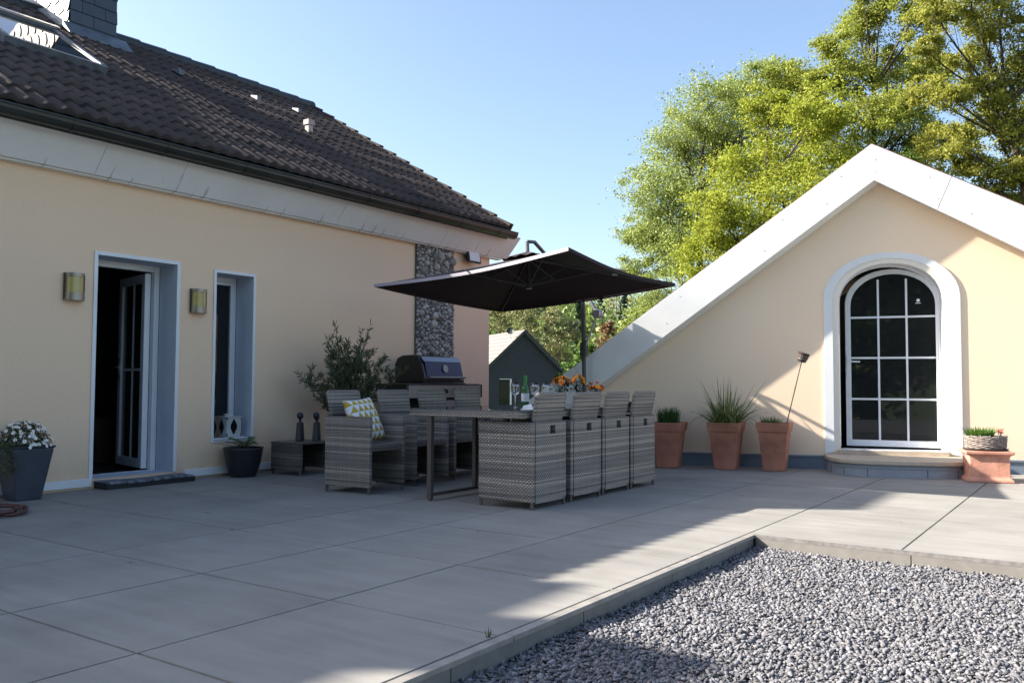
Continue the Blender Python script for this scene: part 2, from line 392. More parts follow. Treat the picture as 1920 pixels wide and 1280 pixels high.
for j in range(-9, 8):
    for i in range(-6, 11):
        x0 = -2.805-.9*j; y0 = 1.77+.9*i        # node ; tile spans [x0, x0+.9] x [y0, y0+.9]
        if x0+.01 > GX and y0+.01 < GY: continue
        if x0 < -8.5 or y0 > 10: continue
        g = .0040; c = .0020; h = rnd.uniform(-.0008, .0008)
        a, b_ = (x0+g, y0+g), (x0+T-g, y0+T-g)
        mb.hexa([(a[0], a[1], -.02), (b_[0], a[1], -.02), (b_[0], b_[1], -.02), (a[0], b_[1], -.02)],
                [(a[0]+c, a[1]+c, h), (b_[0]-c, a[1]+c, h), (b_[0]-c, b_[1]-c, h), (a[0]+c, b_[1]-c, h)])
tag(mb.build('terrace', M_tile), kind='structure')
mb = MB()
mb.box((-8.5, -3.8, -.5), (GX+.004, 10.75, -.0215)); mb.box((GX+.006, GY-.002, -.5), (6.3, 10.75, -.0215))
tag(mb.build('terrace_base', M_joint), kind='structure')
# edge strip along the gravel and the vertical kerb slabs
mb = MB()
for k in range(10):
    y1 = GY+.035-.9*k; mb.box((GX+.002, y1-.9+.003, -.022), (GX+.046, y1-.0015-(.002 if k == 0 else 0), -.001), 0)
for k in range(10):
    y1 = GY-.012-.9*k-.32; mb.box((GX+.012, y1-.9+.0025, -.30), (GX+.040, y1-.0025, -.0235), 1)
mb.box((GX+.012, GY-.329, -.30), (GX+.040, GY-.012, -.0235), 1)
for k in range(9):
    x0 = GX+.05+.9*k; mb.box((x0+.0025, GY-.008, -.30), (x0+.9-.0025, GY+.014, -.0235), 1)
tag(mb.build('terrace_kerb', [mat('edge_strip_tile', (.27, .25, .225), .5, nscale=12, namt=.2), M_kerb], bevel=.0015), kind='structure')
mb = MB(); mb.box((GX+.047, GY-.009, -.0229), (6.2, GY+.0045, .0004)); tag(mb.build('terrace_edge', M_slab_edge), kind='structure')

# gravel bed
def stones(n_grid_step, x0, x1, y0, y1, z, smin, smax, jitz):
    xs = np.arange(x0, x1, n_grid_step); ys = np.arange(y0, y1, n_grid_step)
    X, Y = np.meshgrid(xs, ys); P = np.stack([X.ravel(), Y.ravel()], 1); P += nr.uniform(-.5, .5, P.shape)*n_grid_step
    # keep where it can be seen (view wedge with a wide margin)
    fx, fy = -.5699, .8217; dpt = P[:, 0]*fx+P[:, 1]*fy; lat = P[:, 0]*fy*1.0+P[:, 1]*(-fx)
    keep = (dpt > 1.3) & (lat < dpt*.6+.7) & (lat > -dpt*.6-.7)
    P = P[keep]; n = len(P)
    cube = np.array([(-1, -1, -1), (1, -1, -1), (1, 1, -1), (-1, 1, -1), (-1, -1, 1), (1, -1, 1), (1, 1, 1), (-1, 1, 1)], float)
    V = cube[None]*nr.uniform(.55, 1.15, (n, 8, 3))
    V[:, 4:, :2] *= nr.uniform(.45, .9, (n, 1, 1))
    s = nr.uniform(smin, smax, (n, 1, 1)); V = V*s*np.stack([nr.uniform(.8, 1.6, n), nr.uniform(.5, .9, n), nr.uniform(.22, .48, n)], 1)[:, None, :]
    A = nr.normal(size=(n, 4)); A[:, 0] *= 1.6; A /= np.linalg.norm(A, axis=1)[:, None]
    yawr = nr.uniform(0, 2*np.pi, n)
    q = A; w_, x, y, zz = q.T; tilt = .62
    x = x*tilt; y = y*tilt; q = np.stack([np.cos(yawr/2), x*.8, y*.8, np.sin(yawr/2)], 1); q /= np.linalg.norm(q, axis=1)[:, None]; w_, x, y, zz = q.T
    Rm = np.stack([1-2*(y*y+zz*zz), 2*(x*y-zz*w_), 2*(x*zz+y*w_), 2*(x*y+zz*w_), 1-2*(x*x+zz*zz), 2*(y*zz-x*w_), 2*(x*zz-y*w_), 2*(y*zz+x*w_), 1-2*(x*x+y*y)], 1).reshape(n, 3, 3)
    V = np.einsum('nij,nkj->nki', Rm, V)
    und = .006*np.sin(P[:, 0]*7+1)*np.cos(P[:, 1]*6)+.004*np.sin(P[:, 0]*19+P[:, 1]*15)
    V[:, :, 0] += P[:, 0:1]; V[:, :, 1] += P[:, 1:2]; V[:, :, 2] += (z+und+nr.uniform(-jitz, jitz, n))[:, None]
    Fc = np.array([(0, 3, 2, 1), (4, 5, 6, 7), (0, 1, 5, 4), (1, 2, 6, 5), (2, 3, 7, 6), (3, 0, 4, 7)])
    F = (Fc[None]+8*np.arange(n)[:, None, None]).reshape(-1, 4)
    return V.reshape(-1, 3), F
M_gravel = mat('gravel_stone', (.160, .157, .168), .8, nscale=60, namt=.2, island=.42)
sets = [stones(.0128, GX+.045, 3.4, .55, GY-.012, -.090, .0070, .0110, .005), stones(.0150, GX+.047, 3.4, .55, GY-.014, -.082, .0045, .0140, .008)]
V = np.concatenate([a for a, b_ in sets]); F = np.concatenate([sets[0][1], sets[1][1]+len(sets[0][0])])
go = npmesh('gravel', V, F, M_gravel); tag(go, 'grey crushed stone gravel filling the sunken bed beside the terrace', 'gravel', kind='stuff')
M_gbase = mat('gravel_bed', (.15, .155, .165), .9, nscale=70, namt=.8, bump=.02, bscale=60)
mb = MB(); mb.box((GX+.041, -6, -.4), (9, GY-.009, -.096)); tag(mb.build('gravel_bed', M_gbase), kind='structure')

# ================================================================== HOUSE (left)
WX = -7.35
house = thing('house', 'long cream rendered house with brown tiled roof and dark gutter, on the left', 'house', (WX, 4, 0))
HL = (WX, 4, 0)
def H(mbx, name, m, parent=None, **k):
    """build part of the house from world coordinates"""
    return off(mbx, HL).build(name, m, parent or house, **k)
def yz_wall(mb, X, y0, y1, z0, z1, holes, mi=0):
    ys = sorted({y0, y1, *[h[0] for h in holes], *[h[1] for h in holes]}); zs = sorted({z0, z1, *[h[2] for h in holes], *[h[3] for h in holes]})
    for a, b_ in zip(ys, ys[1:]):
        for c, d_ in zip(zs, zs[1:]):
            if any(a >= h[0]-1e-6 and b_ <= h[1]+1e-6 and c >= h[2]-1e-6 and d_ <= h[3]+1e-6 for h in holes): continue
            mb.add([(X, a, c), (X, b_, c), (X, b_, d_), (X, a, d_)], [(0, 1, 2, 3)], mi)
DO = (4.165, 4.955, .085, 2.055); WI = (5.40, 5.855, .36, 2.03)
mb = MB(); yz_wall(mb, WX, -8, 10.03, -.3, 2.80, [DO, WI])
yz_wall(mb, WX-.27, -8, 10.0, -.3, 2.80, [DO, WI])
mb.add([(WX, 10.03, -.3), (-14.9, 10.03, -.3), (-14.9, 10.03, 3.2), (-11.12, 10.03, 5.5), (WX, 10.03, 3.18)], [(0, 1, 2, 3, 4)])
mb.add([(-14.9, -8, -.3), (-14.9, 10.03, -.3), (-14.9, 10.03, 3.2), (-14.9, -8, 3.2)], [(0, 1, 2, 3)])
mb.add([(WX, -8, -.3), (-14.9, -8, -.3), (-14.9, -8, 3.2), (-11.12, -8, 5.5), (WX, -8, 3.18)], [(0, 1, 2, 3, 4)])
mb.add([(WX, -8, 2.80), (WX, 10.03, 2.80), (WX, 10.03, 3.18), (WX, -8, 3.18)], [(0, 1, 2, 3)])
H(mb, 'wall', M_wall, fix=False)
# unseen blockers, made up and sized to throw the shadow outlines on the terrace
mb = MB()
mb.box((-11.5, 1.45, 4.9), (-10.6, 2.75, 6.12)); H(mb, 'broad_shadow_caster', M_slate)
mb = MB(); mb.box((-11.4, -3.24, 4.9), (-10.9, -2.72, 6.50)); H(mb, 'rear_shadow_caster', M_slate)
mb = MB()
mb.add([(-8.8, -8, 4.3), (-8.8, -1.85, 4.3), (-11.12, -1.85, 6.14), (-13.4, -1.85, 4.3), (-13.4, -8, 4.3), (-11.12, -8, 6.14)], [(0, 1, 2, 5), (2, 3, 4, 5), (1, 3, 2), (0, 5, 4)])
H(mb, 'roof_shadow_caster', M_rooftile)
# inside
mb = MB()
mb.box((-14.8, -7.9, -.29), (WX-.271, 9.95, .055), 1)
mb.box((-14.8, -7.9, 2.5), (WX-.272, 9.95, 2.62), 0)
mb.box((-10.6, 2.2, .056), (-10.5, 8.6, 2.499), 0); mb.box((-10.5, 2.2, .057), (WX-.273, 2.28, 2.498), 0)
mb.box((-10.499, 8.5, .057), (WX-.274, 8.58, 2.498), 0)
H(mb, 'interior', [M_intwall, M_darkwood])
mb = MB(); mb.box((-10.49, 5.3, .06), (-10.45, 6.25, 2.1), 0); mb.tube([(-10.36, 5.42, .75), (-10.36, 5.42, 1.75)], .013, 8, 1)
mb.tube([(-10.36, 5.42, .8), (-10.46, 5.42, .8)], .008, 6, 1); mb.tube([(-10.36, 5.42, 1.7), (-10.46, 5.42, 1.7)], .008, 6, 1)
H(mb, 'inner_door', [M_intwall, M_steel])
mb = MB(); mb.box((-9.4, 6.3, .06), (-8.2, 6.9, .8), 0); H(mb, 'sideboard', M_darkwood, bevel=.01)
mb = MB(); mb.box((-9.3, 5.0, .06), (-8.9, 5.5, .55), 0); H(mb, 'stool', M_darkwood, bevel=.01)
# plinth strip
mb = MB()
for a, b_ in ((-8, 4.15), (5.07, 9.99)): mb.box((WX+.001, a, .022), (WX+.028, b_, .092))
H(mb, 'plinth', M_white, bevel=.003)
# door: trim, reveal, frame
def reveal(mb, o, X0, X1, mi=0):
    a, b_, c, d_ = o
    mb.add([(X0, a, c), (X1, a, c), (X1, a, d_), (X0, a, d_)], [(0, 1, 2, 3)], mi)
    mb.add([(X0, b_, c), (X1, b_, c), (X1, b_, d_), (X0, b_, d_)], [(3, 2, 1, 0)], mi)
    mb.add([(X0, a, d_), (X1, a, d_), (X1, b_, d_), (X0, b_, d_)], [(0, 1, 2, 3)], mi)
    mb.add([(X0, a, c), (X1, a, c), (X1, b_, c), (X0, b_, c)], [(3, 2, 1, 0)], mi)
def trim(mb, o, t, X, p, mi=0, bottom=True):
    a, b_, c, d_ = o
    mb.box((X+.0012, a-t, c-(t if bottom else 0)), (X+p, a-.0, d_+t), mi); mb.box((X+.0012, b_, c-(t if bottom else 0)), (X+p, b_+t, d_+t), mi)
    mb.box((X+.0012, a, d_), (X+p, b_, d_+t), mi)
    if bottom: mb.box((X+.0012, a, c-t), (X+p, b_, c), mi)
mb = MB(); reveal(mb, DO, WX+.004, WX-.27); H(mb, 'door_reveal', M_reveal, fix=False)
mb = MB(); trim(mb, DO, .034, WX, .012, bottom=False); H(mb, 'door_trim', M_white, bevel=.002)
mb = MB(); X0 = WX-.275
mb.box((X0-.06, DO[0], .055), (X0, DO[0]+.012, DO[3])); mb.box((X0-.06, DO[1]-.055, .055), (X0, DO[1], DO[3])); mb.box((X0-.06, DO[0]+.012, DO[3]-.06), (X0, DO[1]-.055, DO[3]))
mb.box((X0-.06, DO[0]+.012, .056), (X0, DO[1]-.055, .088))
H(mb, 'door_frame', M_whitepvc, bevel=.004)
# open leaf, hinged on the right jamb
ld = bpy.data.objects.new('door', None); COL.objects.link(ld); ld.parent = house; ld.location = (WX-.33-HL[0], 4.895-HL[1], 0)
ld.rotation_euler = (0, 0, R(102.5))    # local +x runs from hinge to free edge; closed = -90 (towards -y)
ld.rotation_euler = (0, 0, R(-90-103+0))
LW, LZ0, LZ1 = .73, .10, 1.985
mb = MB(); fr = .085
mb.box((0, 0, LZ0), (fr, .055, LZ1)); mb.box((LW-fr, 0, LZ0), (LW, .055, LZ1)); mb.box((fr, 0, LZ1-fr), (LW-fr, .055, LZ1)); mb.box((fr, 0, LZ0), (LW-fr, .055, LZ0+fr))
mb.build('leaf_frame', M_whitepvc, ld, bevel=.004)
mb = MB(); mb.box((fr, .018, 1.04), (LW-fr, .037, 1.065)); mb.box((LW/2-.012, .0185, LZ0+fr), (LW/2+.012, .0365, LZ1-fr)); mb.build('glazing_bar', M_whitepvc, ld)
mb = MB(); mb.box((fr, .024, LZ0+fr), (LW-fr, .031, LZ1-fr)); mb.build('pane', M_glass, ld)
mb = MB(); mb.box((LW-.055, .055, .95), (LW-.025, .062, 1.17)); mb.tube([(LW-.04, .062, 1.08), (LW-.04, .105, 1.08), (LW-.16, .11, 1.08)], .009, 8)
mb.box((LW-.055, -.007, .95), (LW-.025, 0, 1.17)); mb.tube([(LW-.04, -.007, 1.08), (LW-.04, -.05, 1.08), (LW-.16, -.055, 1.08)], .009, 8)
mb.build('handle', M_steel, ld, smooth=True)
# doorstep with mat: step belongs to house
mb = MB(); mb.box((WX-.26, 4.185, .001), (WX+.21, 5.06, .052)); H(mb, 'doorstep', M_blackmatte, bevel=.006)
mb = MB(); nx, ny = 16, 40
vs = []; fs = []
for i in range(nx+1):
    for j in range(ny+1):
        x = WX-.14+.36*i/nx; y = 4.18+.86*j/ny; e = .012 if i == nx else 0
        vs.append((x, y, .062+.004*math.sin(y*9+x*5)-e)); 
for i in range(nx):
    for j in range(ny): a = i*(ny+1)+j; fs.append((a, a+ny+1, a+ny+2, a+1))
mb.add(vs, fs); dm = mb.build('doormat', M_mat, smooth=True, fix=False)
sm = dm.modifiers.new('s', 'SOLIDIFY'); sm.thickness = .01
tag(dm, 'grey patterned doormat lying on the black step under the open door', 'doormat')
# window
mb = MB(); reveal(mb, WI, WX+.004, WX-.27); H(mb, 'window_reveal', M_reveal, fix=False)
mb = MB(); trim(mb, WI, .030, WX, .012); H(mb, 'window_trim', M_white, bevel=.002)
win = bpy.data.objects.new('window', None); COL.objects.link(win); win.parent = house
a, b_, c, d_ = WI
def W_(mb, name, m, **k): return off(mb, HL).build(name, m, win, **k)
mb = MB(); f = .05
mb.box((X0-.05, a, c), (X0, a+f, d_)); mb.box((X0-.05, b_-f, c), (X0, b_, d_)); mb.box((X0-.05, a+f, d_-f), (X0, b_-f, d_)); mb.box((X0-.05, a+f, c), (X0, b_-f, c+.06))
f2 = .075
mb.box((X0-.04, a+f+.003, c+.063), (X0+.012, a+f2, d_-f-.003)); mb.box((X0-.04, b_-f2, c+.063), (X0+.012, b_-f-.003, d_-f-.003)); mb.box((X0-.04, a+f2, d_-f2-.01), (X0+.012, b_-f2, d_-f-.003)); mb.box((X0-.04, a+f2, c+.063), (X0+.012, b_-f2, c+.10))
W_(mb, 'frame', M_whitepvc, bevel=.004)
mb = MB(); mb.box((X0-.02, a+f2, c+.10), (X0-.012, b_-f2, d_-f2-.01)); W_(mb, 'pane', M_glassdk)
mb = MB(); mb.box((WX-.27, a+.001, c-.001), (WX+.03, b_-.001, c+.012)); W_(mb, 'sill', M_white, bevel=.003)
# stone pilaster with river pebbles
SY0, SY1 = 8.405, 9.17
mb = MB(); mb.box((WX+.001, SY0, -.02), (WX+.03, SY1, 2.80)); col_ = H(mb, 'stone_pilaster', M_mortar)
def pebbles():
    pts = []; tries = 0
    while tries < 26000:
        tries += 1
        r = .022+.05*rnd.random()**1.6 if tries < 14000 else .014+.02*rnd.random()
        y = rnd.uniform(SY0+r*.5, SY1-r*.5); z = rnd.uniform(0, 2.78)
        if all((y-a)**2+(z-b)**2 > ((r+c)*.80)**2 for a, b, c in pts): pts.append((y, z, r))
    V0 = []; F0 = []
    # low sphere
    nl, na = 5, 9
    for i in range(nl+1):
        t = math.pi*i/nl
        for k in range(na): V0.append((math.cos(t), math.sin(t)*math.cos(2*math.pi*k/na), math.sin(t)*math.sin(2*math.pi*k/na)))
    for i in range(nl):
        for k in range(na): F0.append((i*na+k, i*na+(k+1) % na, (i+1)*na+(k+1) % na, (i+1)*na+k))
    V0 = np.array(V0); F0 = np.array(F0); Vs = []; Fs = []
    for q, (y, z, r) in enumerate(pts):
        el = rnd.uniform(.72, 1.0); ang = rnd.uniform(0, math.pi); v = V0.copy(); v += nr.normal(size=v.shape)*.03
        v[:, 0] *= r*.8; v[:, 1] *= r; v[:, 2] *= r*el; c_, s_ = math.cos(ang), math.sin(ang)
        yy = v[:, 1]*c_-v[:, 2]*s_; zz = v[:, 1]*s_+v[:, 2]*c_
        Vs.append(np.stack([v[:, 0]+WX+.032-HL[0], yy+y-HL[1], zz+z], 1)); Fs.append(F0+len(V0)*q)
    return np.concatenate(Vs), np.concatenate(Fs)
Vp, Fp = pebbles(); npmesh('pebble_cladding', Vp, Fp, M_pebble, col_, smooth=True)
# eaves board, gutter
mb = MB()
segs = [-8, -5.6, -3.2, -.8, 1.6, 4.05, 6.9, 8.75, 10.30]
for a, b_ in zip(segs, segs[1:]):
    a += .0022; b_ -= .0022
    mb.hexa([(WX+.08, a, 2.735), (WX+.112, a, 2.735), (WX+.112, b_, 2.735), (WX+.08, b_, 2.735)][::1], [(WX+.335, a, 3.03), (WX+.367, a, 3.03), (WX+.367, b_, 3.03), (WX+.335, b_, 3.03)])
M_eave = mat('weathered_eaves_board', (.80, .80, .80), .55, nscale=1.5, namt=.05)
def eave_nodes():
    n = M_eave.node_tree.nodes; l = M_eave.node_tree.links; b = n['Principled BSDF']
    tc = n.new('ShaderNodeTexCoord'); mp = n.new('ShaderNodeMapping'); mp.inputs['Scale'].default_value = (0, 17, 2.2); l.new(tc.outputs['Object'], mp.inputs[0])
    t = n.new('ShaderNodeTexNoise'); t.inputs['Scale'].default_value = 1; t.inputs['Detail'].default_value = 5; l.new(mp.outputs[0], t.inputs['Vector'])
    sx = n.new('ShaderNodeSeparateXYZ'); l.new(tc.outputs['Object'], sx.inputs[0])
    mr = n.new('ShaderNodeMapRange'); mr.inputs[1].default_value = 2.90; mr.inputs[2].default_value = 2.735; mr.inputs[3].default_value = 0; mr.inputs[4].default_value = .12
    l.new(sx.outputs[2], mr.inputs[0])
    s_ = math_node(n, l, 'ADD', t.outputs['Fac'], mr.outputs[0])
    m2 = n.new('ShaderNodeMapRange'); m2.inputs[1].default_value = .70; m2.inputs[2].default_value = .80; l.new(s_, m2.inputs[0])
    mx = n.new('ShaderNodeMix'); mx.data_type = 'RGBA'; mx.inputs[7].default_value = (.16, .17, .18, 1); l.new(math_node(n, l, 'MULTIPLY', m2.outputs[0], .75), mx.inputs[0])
    old = b.inputs['Base Color'].links[0].from_socket; l.new(old, mx.inputs[6]); l.new(mx.outputs[2], b.inputs['Base Color'])
eave_nodes()
H(mb, 'eaves_board', M_eave)
mb = MB(); mb.box((WX+.0015, -8, 2.72), (WX+.079, 10.2, 2.733)); H(mb, 'soffit', M_eave)
mb = MB()
gp = [(math.cos(t), math.sin(t)) for t in np.linspace(math.pi, 2*math.pi, 9)]; gr = .078; GXc, GZc = WX+.43, 3.045
po = [(GXc+gr*c_, GZc+gr*s_) for c_, s_ in gp]; pi_ = [(GXc+(gr-.006)*c_, GZc+(gr-.006)*s_) for c_, s_ in gp][::-1]
mb.prism(po+pi_, lambda u, v, d_: (u, d_, v), -8, 10.02); mb.tube([(GXc+gr, -8, GZc+.004), (GXc+gr, 10.02, GZc+.004)], .010, 8)
mb.prism(po, lambda u, v, d_: (u, d_, v), 10.0, 10.025); gut = H(mb, 'gutter', M_gutter)
for k in range(22):
    y = -7.5+.85*k+.1
    if y > 9.9: break
    mb = MB(); mb.prism([(GXc+(gr+.005)*c_, GZc+(gr+.005)*s_) for c_, s_ in gp]+[(GXc+(gr+.0005)*c_, GZc+(gr+.0005)*s_) for c_, s_ in gp][::-1], lambda u, v, d_: (u, d_, v), y, y+.03)
    H(mb, 'gutter_bracket', M_gutter, gut)
# tiled roof (waves + overlapping courses)
ES, EZ = -6.93, 3.115; SL = (5.62-EZ)/(-11.12-ES); nc = 15
def zroof(x): return EZ+SL*(x-ES)
def roof_mesh():
    Ls = math.hypot(ES+11.12, 5.62-EZ); ex = (-11.12-ES)/Ls; ez = (5.62-EZ)/Ls; nx_, nz_ = -ez*-1*-1, 0
    nrm = np.array([ez, 0, -ex])          # outward normal
    ys = np.arange(-8, 9.96, .15/8); ph = (ys % .15)/.15
    wave = .028*np.where(ph < .62, np.abs(np.sin(np.pi*ph/.62))**.8, -.22*np.sin(np.pi*(ph-.62)/.38))
    Vs = []; Fs = []; base = 0; ny_ = len(ys); cl = Ls/nc
    for r in range(nc):
        s0, s1 = r*cl-.0, (r+1)*cl+.05
        rows = [(s0, -.014, 0), (s0, .018, 0), (s0+.008, .022, 0), (s1, .002, 0)]
        for q, (s, h, dz) in enumerate(rows):
            wv = wave*(1 if q else .25)
            tile_id = np.floor(ys/.30); jit = .0035*np.sin(tile_id*12.9898+r*78.233)
            ext = 0.0
            x = ES+ex*s+nrm[0]*(h+wv+jit); z = EZ+ez*s+nrm[2]*(h+wv+jit)+dz*.2
            Vs.append(np.stack([x-HL[0], ys-HL[1], z], 1))
        for q in range(3):
            a = base+q*ny_+np.arange(ny_-1); Fs.append(np.stack([a, a+1, a+ny_+1, a+ny_], 1))
        base += 4*ny_
    return np.concatenate(Vs), np.concatenate(Fs)
Vr, Fr = roof_mesh(); roof = npmesh('roof', Vr, Fr, M_rooftile, house)
mb = MB()   # deck below tiles, rear slope, verge
mb.prism([(ES-.02, EZ-.022), (-11.12, 5.585), (-15.3, 3.08), (-15.3, 2.98), (-11.12, 5.50), (ES-.02, EZ-.16)], lambda u, v, d_: (u, d_, v), -8, 9.90)
H(mb, 'roof_deck', M_gutter, roof)
mb = MB()   # verge tiles stepping down the gable edge
cl = math.hypot(ES+11.12, 5.62-EZ)/nc; th_ = math.atan2(5.62-EZ, 11.12+ES)
for r in range(nc):
    s0 = r*cl; c0 = Vector((ES-math.cos(th_)*s0, 0, EZ+math.sin(th_)*s0)); Mx = Matrix.Translation(c0) @ Matrix.Rotation(th_, 4, 'Y')
    mb.hexa([Mx @ Vector(p) for p in ((-cl-.04, 9.90, -.10), (0, 9.90, -.085), (0, 9.985, -.085), (-cl-.04, 9.985, -.10))],
            [Mx @ Vector(p) for p in ((-cl-.04, 9.90, .034), (0, 9.90, .068), (0, 9.985, .068), (-cl-.04, 9.985, .034))])
H(mb, 'verge_tile', M_rooftile, roof)
mb = MB()   # ridge caps
for k in range(44):
    y0 = -8+.41*k; y1 = y0+.44
    if y0 > 9.8: break
    y1 = min(y1, 10.0)
    for seg in range(8):
        pass
    rA, rB = .115, .098
    ringA = [(rA*math.cos(t), rA*math.sin(t)) for t in np.linspace(-.6, math.pi+.6, 11)]; ringB = [(rB*math.cos(t), rB*math.sin(t)) for t in np.linspace(-.6, math.pi+.6, 11)]
    vs = [(-11.12+c_, y1, 5.60+s_) for c_, s_ in ringA]+[(-11.12+c_, y0, 5.60+s_) for c_, s_ in ringB]+[(-11.12+c_*.86, y1, 5.60+s_*.86) for c_, s_ in ringA]
    n = 11
    mb.add(vs, [(i, i+1, n+i+1, n+i) for i in range(n-1)]+[(i, i+1, 2*n+i+1, 2*n+i) for i in range(n-1)])
H(mb, 'ridge_cap', M_gutter, roof, fix=False)
# chimney, slate hung
mb = MB(); CX0, CX1, CY0, CY1 = -11.35, -10.47, 5.49, 6.10
mb.box((CX0, CY0, 5.0), (CX1, CY1, 6.95)); chim = H(mb, 'chimney', M_slate)
mb = MB(); rh = .155
for k in range(12):
    z0 = 5.06+rh*k; o_ = (k % 2)*.5
    for face in range(2):
        L_ = (CY1-CY0) if face == 0 else (CX1-CX0); wd = .30 if face == 0 else .22; n_ = int(L_/wd)+2
        for q in range(-1, n_):
            a = max(0, (q+o_)*wd+.003); b_ = min(L_, (q+1+o_)*wd-.003)
            if b_-a < .03: continue
            if face == 0:
                mb.hexa([(CX1+.004, CY0+a, z0), (CX1+.020, CY0+a, z0), (CX1+.020, CY0+b_, z0), (CX1+.004, CY0+b_, z0)], [(CX1+.002, CY0+a, z0+rh*1.1), (CX1+.007, CY0+a, z0+rh*1.1), (CX1+.007, CY0+b_, z0+rh*1.1), (CX1+.002, CY0+b_, z0+rh*1.1)])
            else:
                # scalloped slates on the side face
                n2 = 7; c_ = (a+b_)/2; hw = (b_-a)/2
                pts = [(c_-hw, z0+rh*1.15), (c_-hw, z0+.06)]+[(c_-hw*math.cos(math.pi*t/n2), z0+.06-.085*math.sin(math.pi*t/n2)) for t in range(1, n2)]+[(c_+hw, z0+.06), (c_+hw, z0+rh*1.15)]
                y_at = lambda v: CY0-.018+.014*(v-z0+.03)/(rh*1.2)
                mb.prism(pts, lambda u, v, d_: (CX0+u, y_at(v)-d_, v), 0, .006)
H(mb, 'slate_cladding', M_slate, chim)
mb = MB(); mb.box((CX0-.05, CY0-.05, 6.95), (CX1+.05, CY1+.05, 7.05)); H(mb, 'chimney_cap', M_lead, chim, bevel=.01)
mb = MB()
z = lambda x: zroof(x)+.055
mb.hexa([(CX0, CY0-.13, z(CX0)-.02), (CX1+.02, CY0-.13, z(CX1+.02)-.02), (CX1+.02, CY0-.024, z(CX1+.02)-.02), (CX0, CY0-.024, z(CX0)-.02)], [(CX0, CY0-.13, z(CX0)), (CX1+.02, CY0-.13, z(CX1+.02)), (CX1+.02, CY0-.024, z(CX1+.02)+.05), (CX0, CY0-.024, z(CX0)+.05)])
mb.hexa([(CX1+.022, CY0-.1, z(CX1)-.03), (CX1+.2, CY0-.1, z(CX1+.2)-.02), (CX1+.2, CY1+.12, z(CX1+.2)-.02), (CX1+.022, CY1+.12, z(CX1)-.03)], [(CX1+.022, CY0-.1, z(CX1)+.06), (CX1+.2, CY0-.1, z(CX1+.2)), (CX1+.2, CY1+.12, z(CX1+.2)), (CX1+.022, CY1+.12, z(CX1)+.06)])
H(mb, 'flashing', M_lead, chim)
# skylight
sk = bpy.data.objects.new('skylight', None); COL.objects.link(sk); sk.parent = roof
def onroof(x, y, h): 
    l_ = math.hypot(1, SL); return (x-SL/l_*h, y, zroof(x)+h/l_)
def rbox(mb, x0, x1, y0, y1, h0, h1, mi=0):
    mb.hexa([onroof(x0, y0, h0), onroof(x1, y0, h0), onroof(x1, y1, h0), onroof(x0, y1, h0)], [onroof(x0, y0, h1), onroof(x1, y0, h1), onroof(x1, y1, h1), onroof(x0, y1, h1)], mi)
sx0, sx1, sy0, sy1 = -9.80, -8.66, 3.90, 4.94; t = .055
mb = MB(); rbox(mb, sx0, sx0+t, sy0, sy1, 0, .115); rbox(mb, sx1-t, sx1, sy0, sy1, 0, .10); rbox(mb, sx0+t, sx1-t, sy0, sy0+t, 0, .105); rbox(mb, sx0+t, sx1-t, sy1-t, sy1, 0, .105)
off(mb, HL).build('skylight_frame', M_lead, sk)
mb = MB(); rbox(mb, sx0+t, sx1-t, sy0+t, sy1-t, .07, .088); off(mb, HL).build('skylight_glass', M_skyglass, sk)
mb = MB(); rbox(mb, sx0-.03, sx0+.03, sy0-.02, sy1+.05, .116, .135); off(mb, HL).build('skylight_cover', M_steel, sk)
# vents and light tiles
for (x, y, w1, h1) in ((-9.98, 6.62, .08, .05), (-9.98, 7.86, .07, .045), (-10.08, 8.70, .07, .045)):
    mb = MB(); p = onroof(x, y, .05)
    mb.hexa([(p[0], p[1]-w1/2, p[2]), (p[0]+.14, p[1]-w1/2, p[2]-.075), (p[0]+.14, p[1]+w1/2, p[2]-.075), (p[0], p[1]+w1/2, p[2])], [(p[0], p[1]-w1/2, p[2]+.02), (p[0]+.14, p[1]-w1/2, p[2]+h1-.06), (p[0]+.14, p[1]+w1/2, p[2]+h1-.06), (p[0], p[1]+w1/2, p[2]+.02)])
    H(mb, 'vent_tile', M_lead, roof)
mb = MB(); p = onroof(-8.95, 8.0, .03); mb.box((p[0]-.035, p[1]-.04, p[2]-.05), (p[0]+.035, p[1]+.04, p[2]+.09)); mb.box((p[0]-.05, p[1]-.055, p[2]+.091), (p[0]+.05, p[1]+.055, p[2]+.16))
H(mb, 'vent_pipe', mat('pale_vent', (.40, .33, .30), .7, nscale=9, namt=.2), roof)

# ================================================================== ANNEX (right), local frame: x along the gable, y inwards
TH = R(20.44); P0 = (-2.655, 9.935, 0)
annex = thing('annex', 'small cream gabled annex with broad white bargeboards and arched glass door', 'annex', P0, TH)
EX, EY = .349, .937
def up_t(s): return 3.57+(.738*(s-.52) if s < .52 else -.507*(s-.52))
def lo_t(s): return 3.167+(.744*(s-.541) if s < .541 else -.568*(s-.541))
SLc, SRc = -4.35, 3.4
def extr(u, v, d_): return (u+EX*d_, -.2+EY*d_, v)
